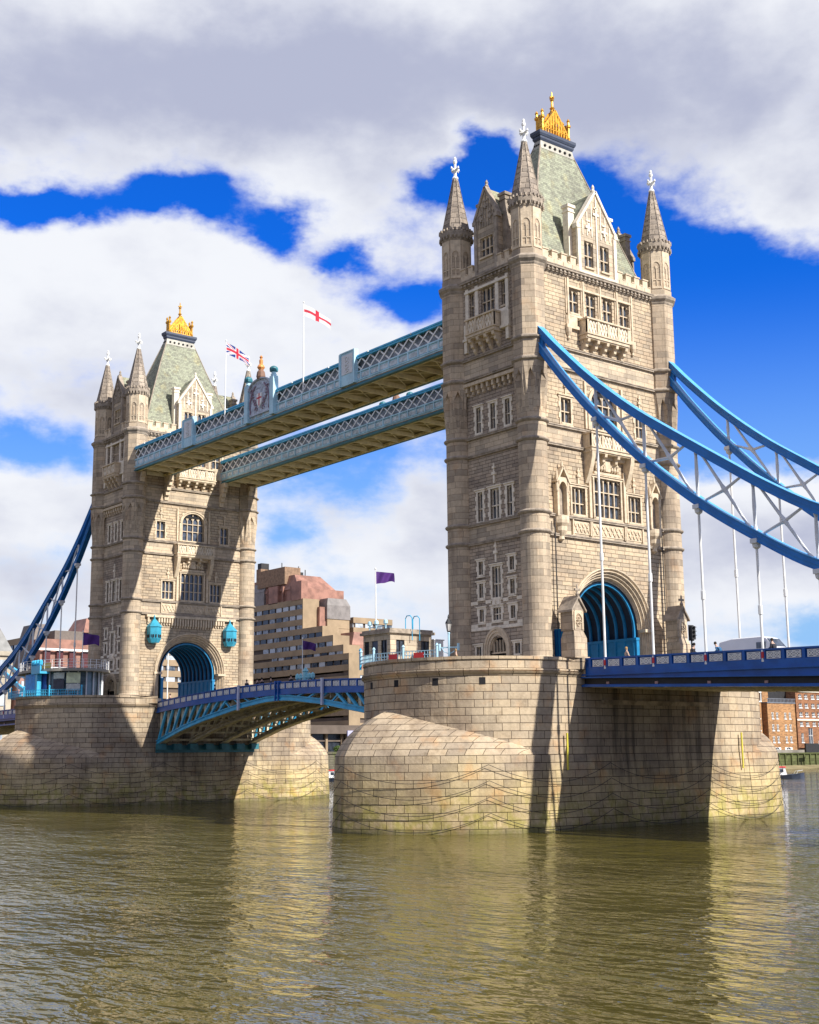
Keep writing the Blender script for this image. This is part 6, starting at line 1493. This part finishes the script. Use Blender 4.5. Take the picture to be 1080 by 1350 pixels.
PPL = [(-46.2,-6.8,0,(.02,.02,.03),(.03,.03,.05),(.02,.015,.01),'person in black coat standing just left of the joint of the opening span'),
 (-47.6,-6.6,.5,(.03,.02,.02),(.02,.02,.03),(.03,.02,.01),'person in dark jacket second left of the span joint'),
 (-44.3,-6.7,1.0,(.05,.05,.07),(.02,.02,.03),(.02,.015,.01),'person in charcoal coat nearest the span joint'),
 (-49.9,-6.7,2.0,(.02,.03,.05),(.02,.02,.02),(.05,.03,.02),'person in dark blue coat leftmost of the small group'),
 (-40.0,-6.6,.2,(.02,.02,.02),(.03,.03,.03),(.02,.015,.01),'person in black just right of the span joint'),
 (-35.2,-6.7,.2,(.03,.03,.04),(.02,.02,.03),(.02,.02,.01),'person in dark coat near the small purple flag'),
 (-57.6,-6.8,1.2,(.04,.03,.03),(.02,.02,.03),(.02,.015,.01),'person alone on the opening span near the far tower arch'),
 (-69.5,-6.9,1.2,(.25,.12,.06),(.03,.03,.06),(.05,.03,.02),'person in brown jacket at the foot of the far tower')]
for (x, y, ro, co, tr, ha, lb) in PPL: person(x, y, bz(x), ro, co, tr, ha, lb)
dz = lambda x: 9.58-.0235*(x-10.7)-1.0
person(14.8, -8.2, dz(14.8), 1.2, (.55,.40,.28), (.05,.05,.08), (.40,.25,.10), 'fair haired person in tan coat in front of the near portal')
person(21.9, -8.2, dz(22), .2, (.02,.02,.03), (.02,.02,.03), (.02,.015,.01), 'person in black below the left traffic light', lean=1.0)
person(24.6, -8.1, dz(24.6), 3.1, (.03,.12,.25), (.03,.03,.05), (.03,.02,.01), 'person in blue jacket leaning forward left of the van', lean=2.0)
person(29.9, -8.3, dz(30), 3.0, (.03,.03,.04), (.03,.03,.05), (.03,.02,.01), 'person in dark jacket at the front of the van', lean=.8)
person(5.2, -19.3, 8.5, 1.0, (.45,.30,.15), (.05,.05,.08), (.30,.18,.08), 'person in ochre coat by the lamp post on the near pier')
# sparse shrubs on the quay between the piers
def shrub(x, y, z, s, label):
    r = thing('shrub', (x,y,z), label, 'shrub'); rg = random.Random(int(x*7+y)); st = MB(); st.tube([(x,y,z),(x,y+.1,z+s*.5),(x+.1,y,z+s)], [.12,.08,.03], 6)
    for k in range(6): a = rg.random()*6.3; st.tube([(x,y,z+s*.35),(x+math.cos(a)*s*.35,y+math.sin(a)*s*.35,z+s*.8)], [.05,.02], 5)
    st.build('stem', MOULD, r); f = MB()
    for k in range(520):
        d_ = Vector((rg.gauss(0,1), rg.gauss(0,1), rg.gauss(0,1))).normalized()*(rg.random()**.4)*s*.55; c = Vector((x,y,z+s*.75))+Vector((d_.x,d_.y,d_.z*.75)); a = Vector((rg.gauss(0,1),rg.gauss(0,1),rg.gauss(0,1))).normalized()*.16*s**.4; b = a.cross(Vector((rg.gauss(0,1),rg.gauss(0,1),rg.gauss(0,1)))).normalized()*.1*s**.4
        f.poly([c-a, c+b, c+a, c-b])
    f.build('foliage', mat('leaf_green', (.10,.17,.03), .7, var=.5, vscale=.8), r)
for i, (y, s) in enumerate(((98,1.6),(103.5,2.0),(107,1.5))): shrub(-185.6, y, 1.2, s, ['rounded green shrub on the quay, left of three','tallest green shrub on the quay, middle of three','small green shrub on the quay, right of three'][i])
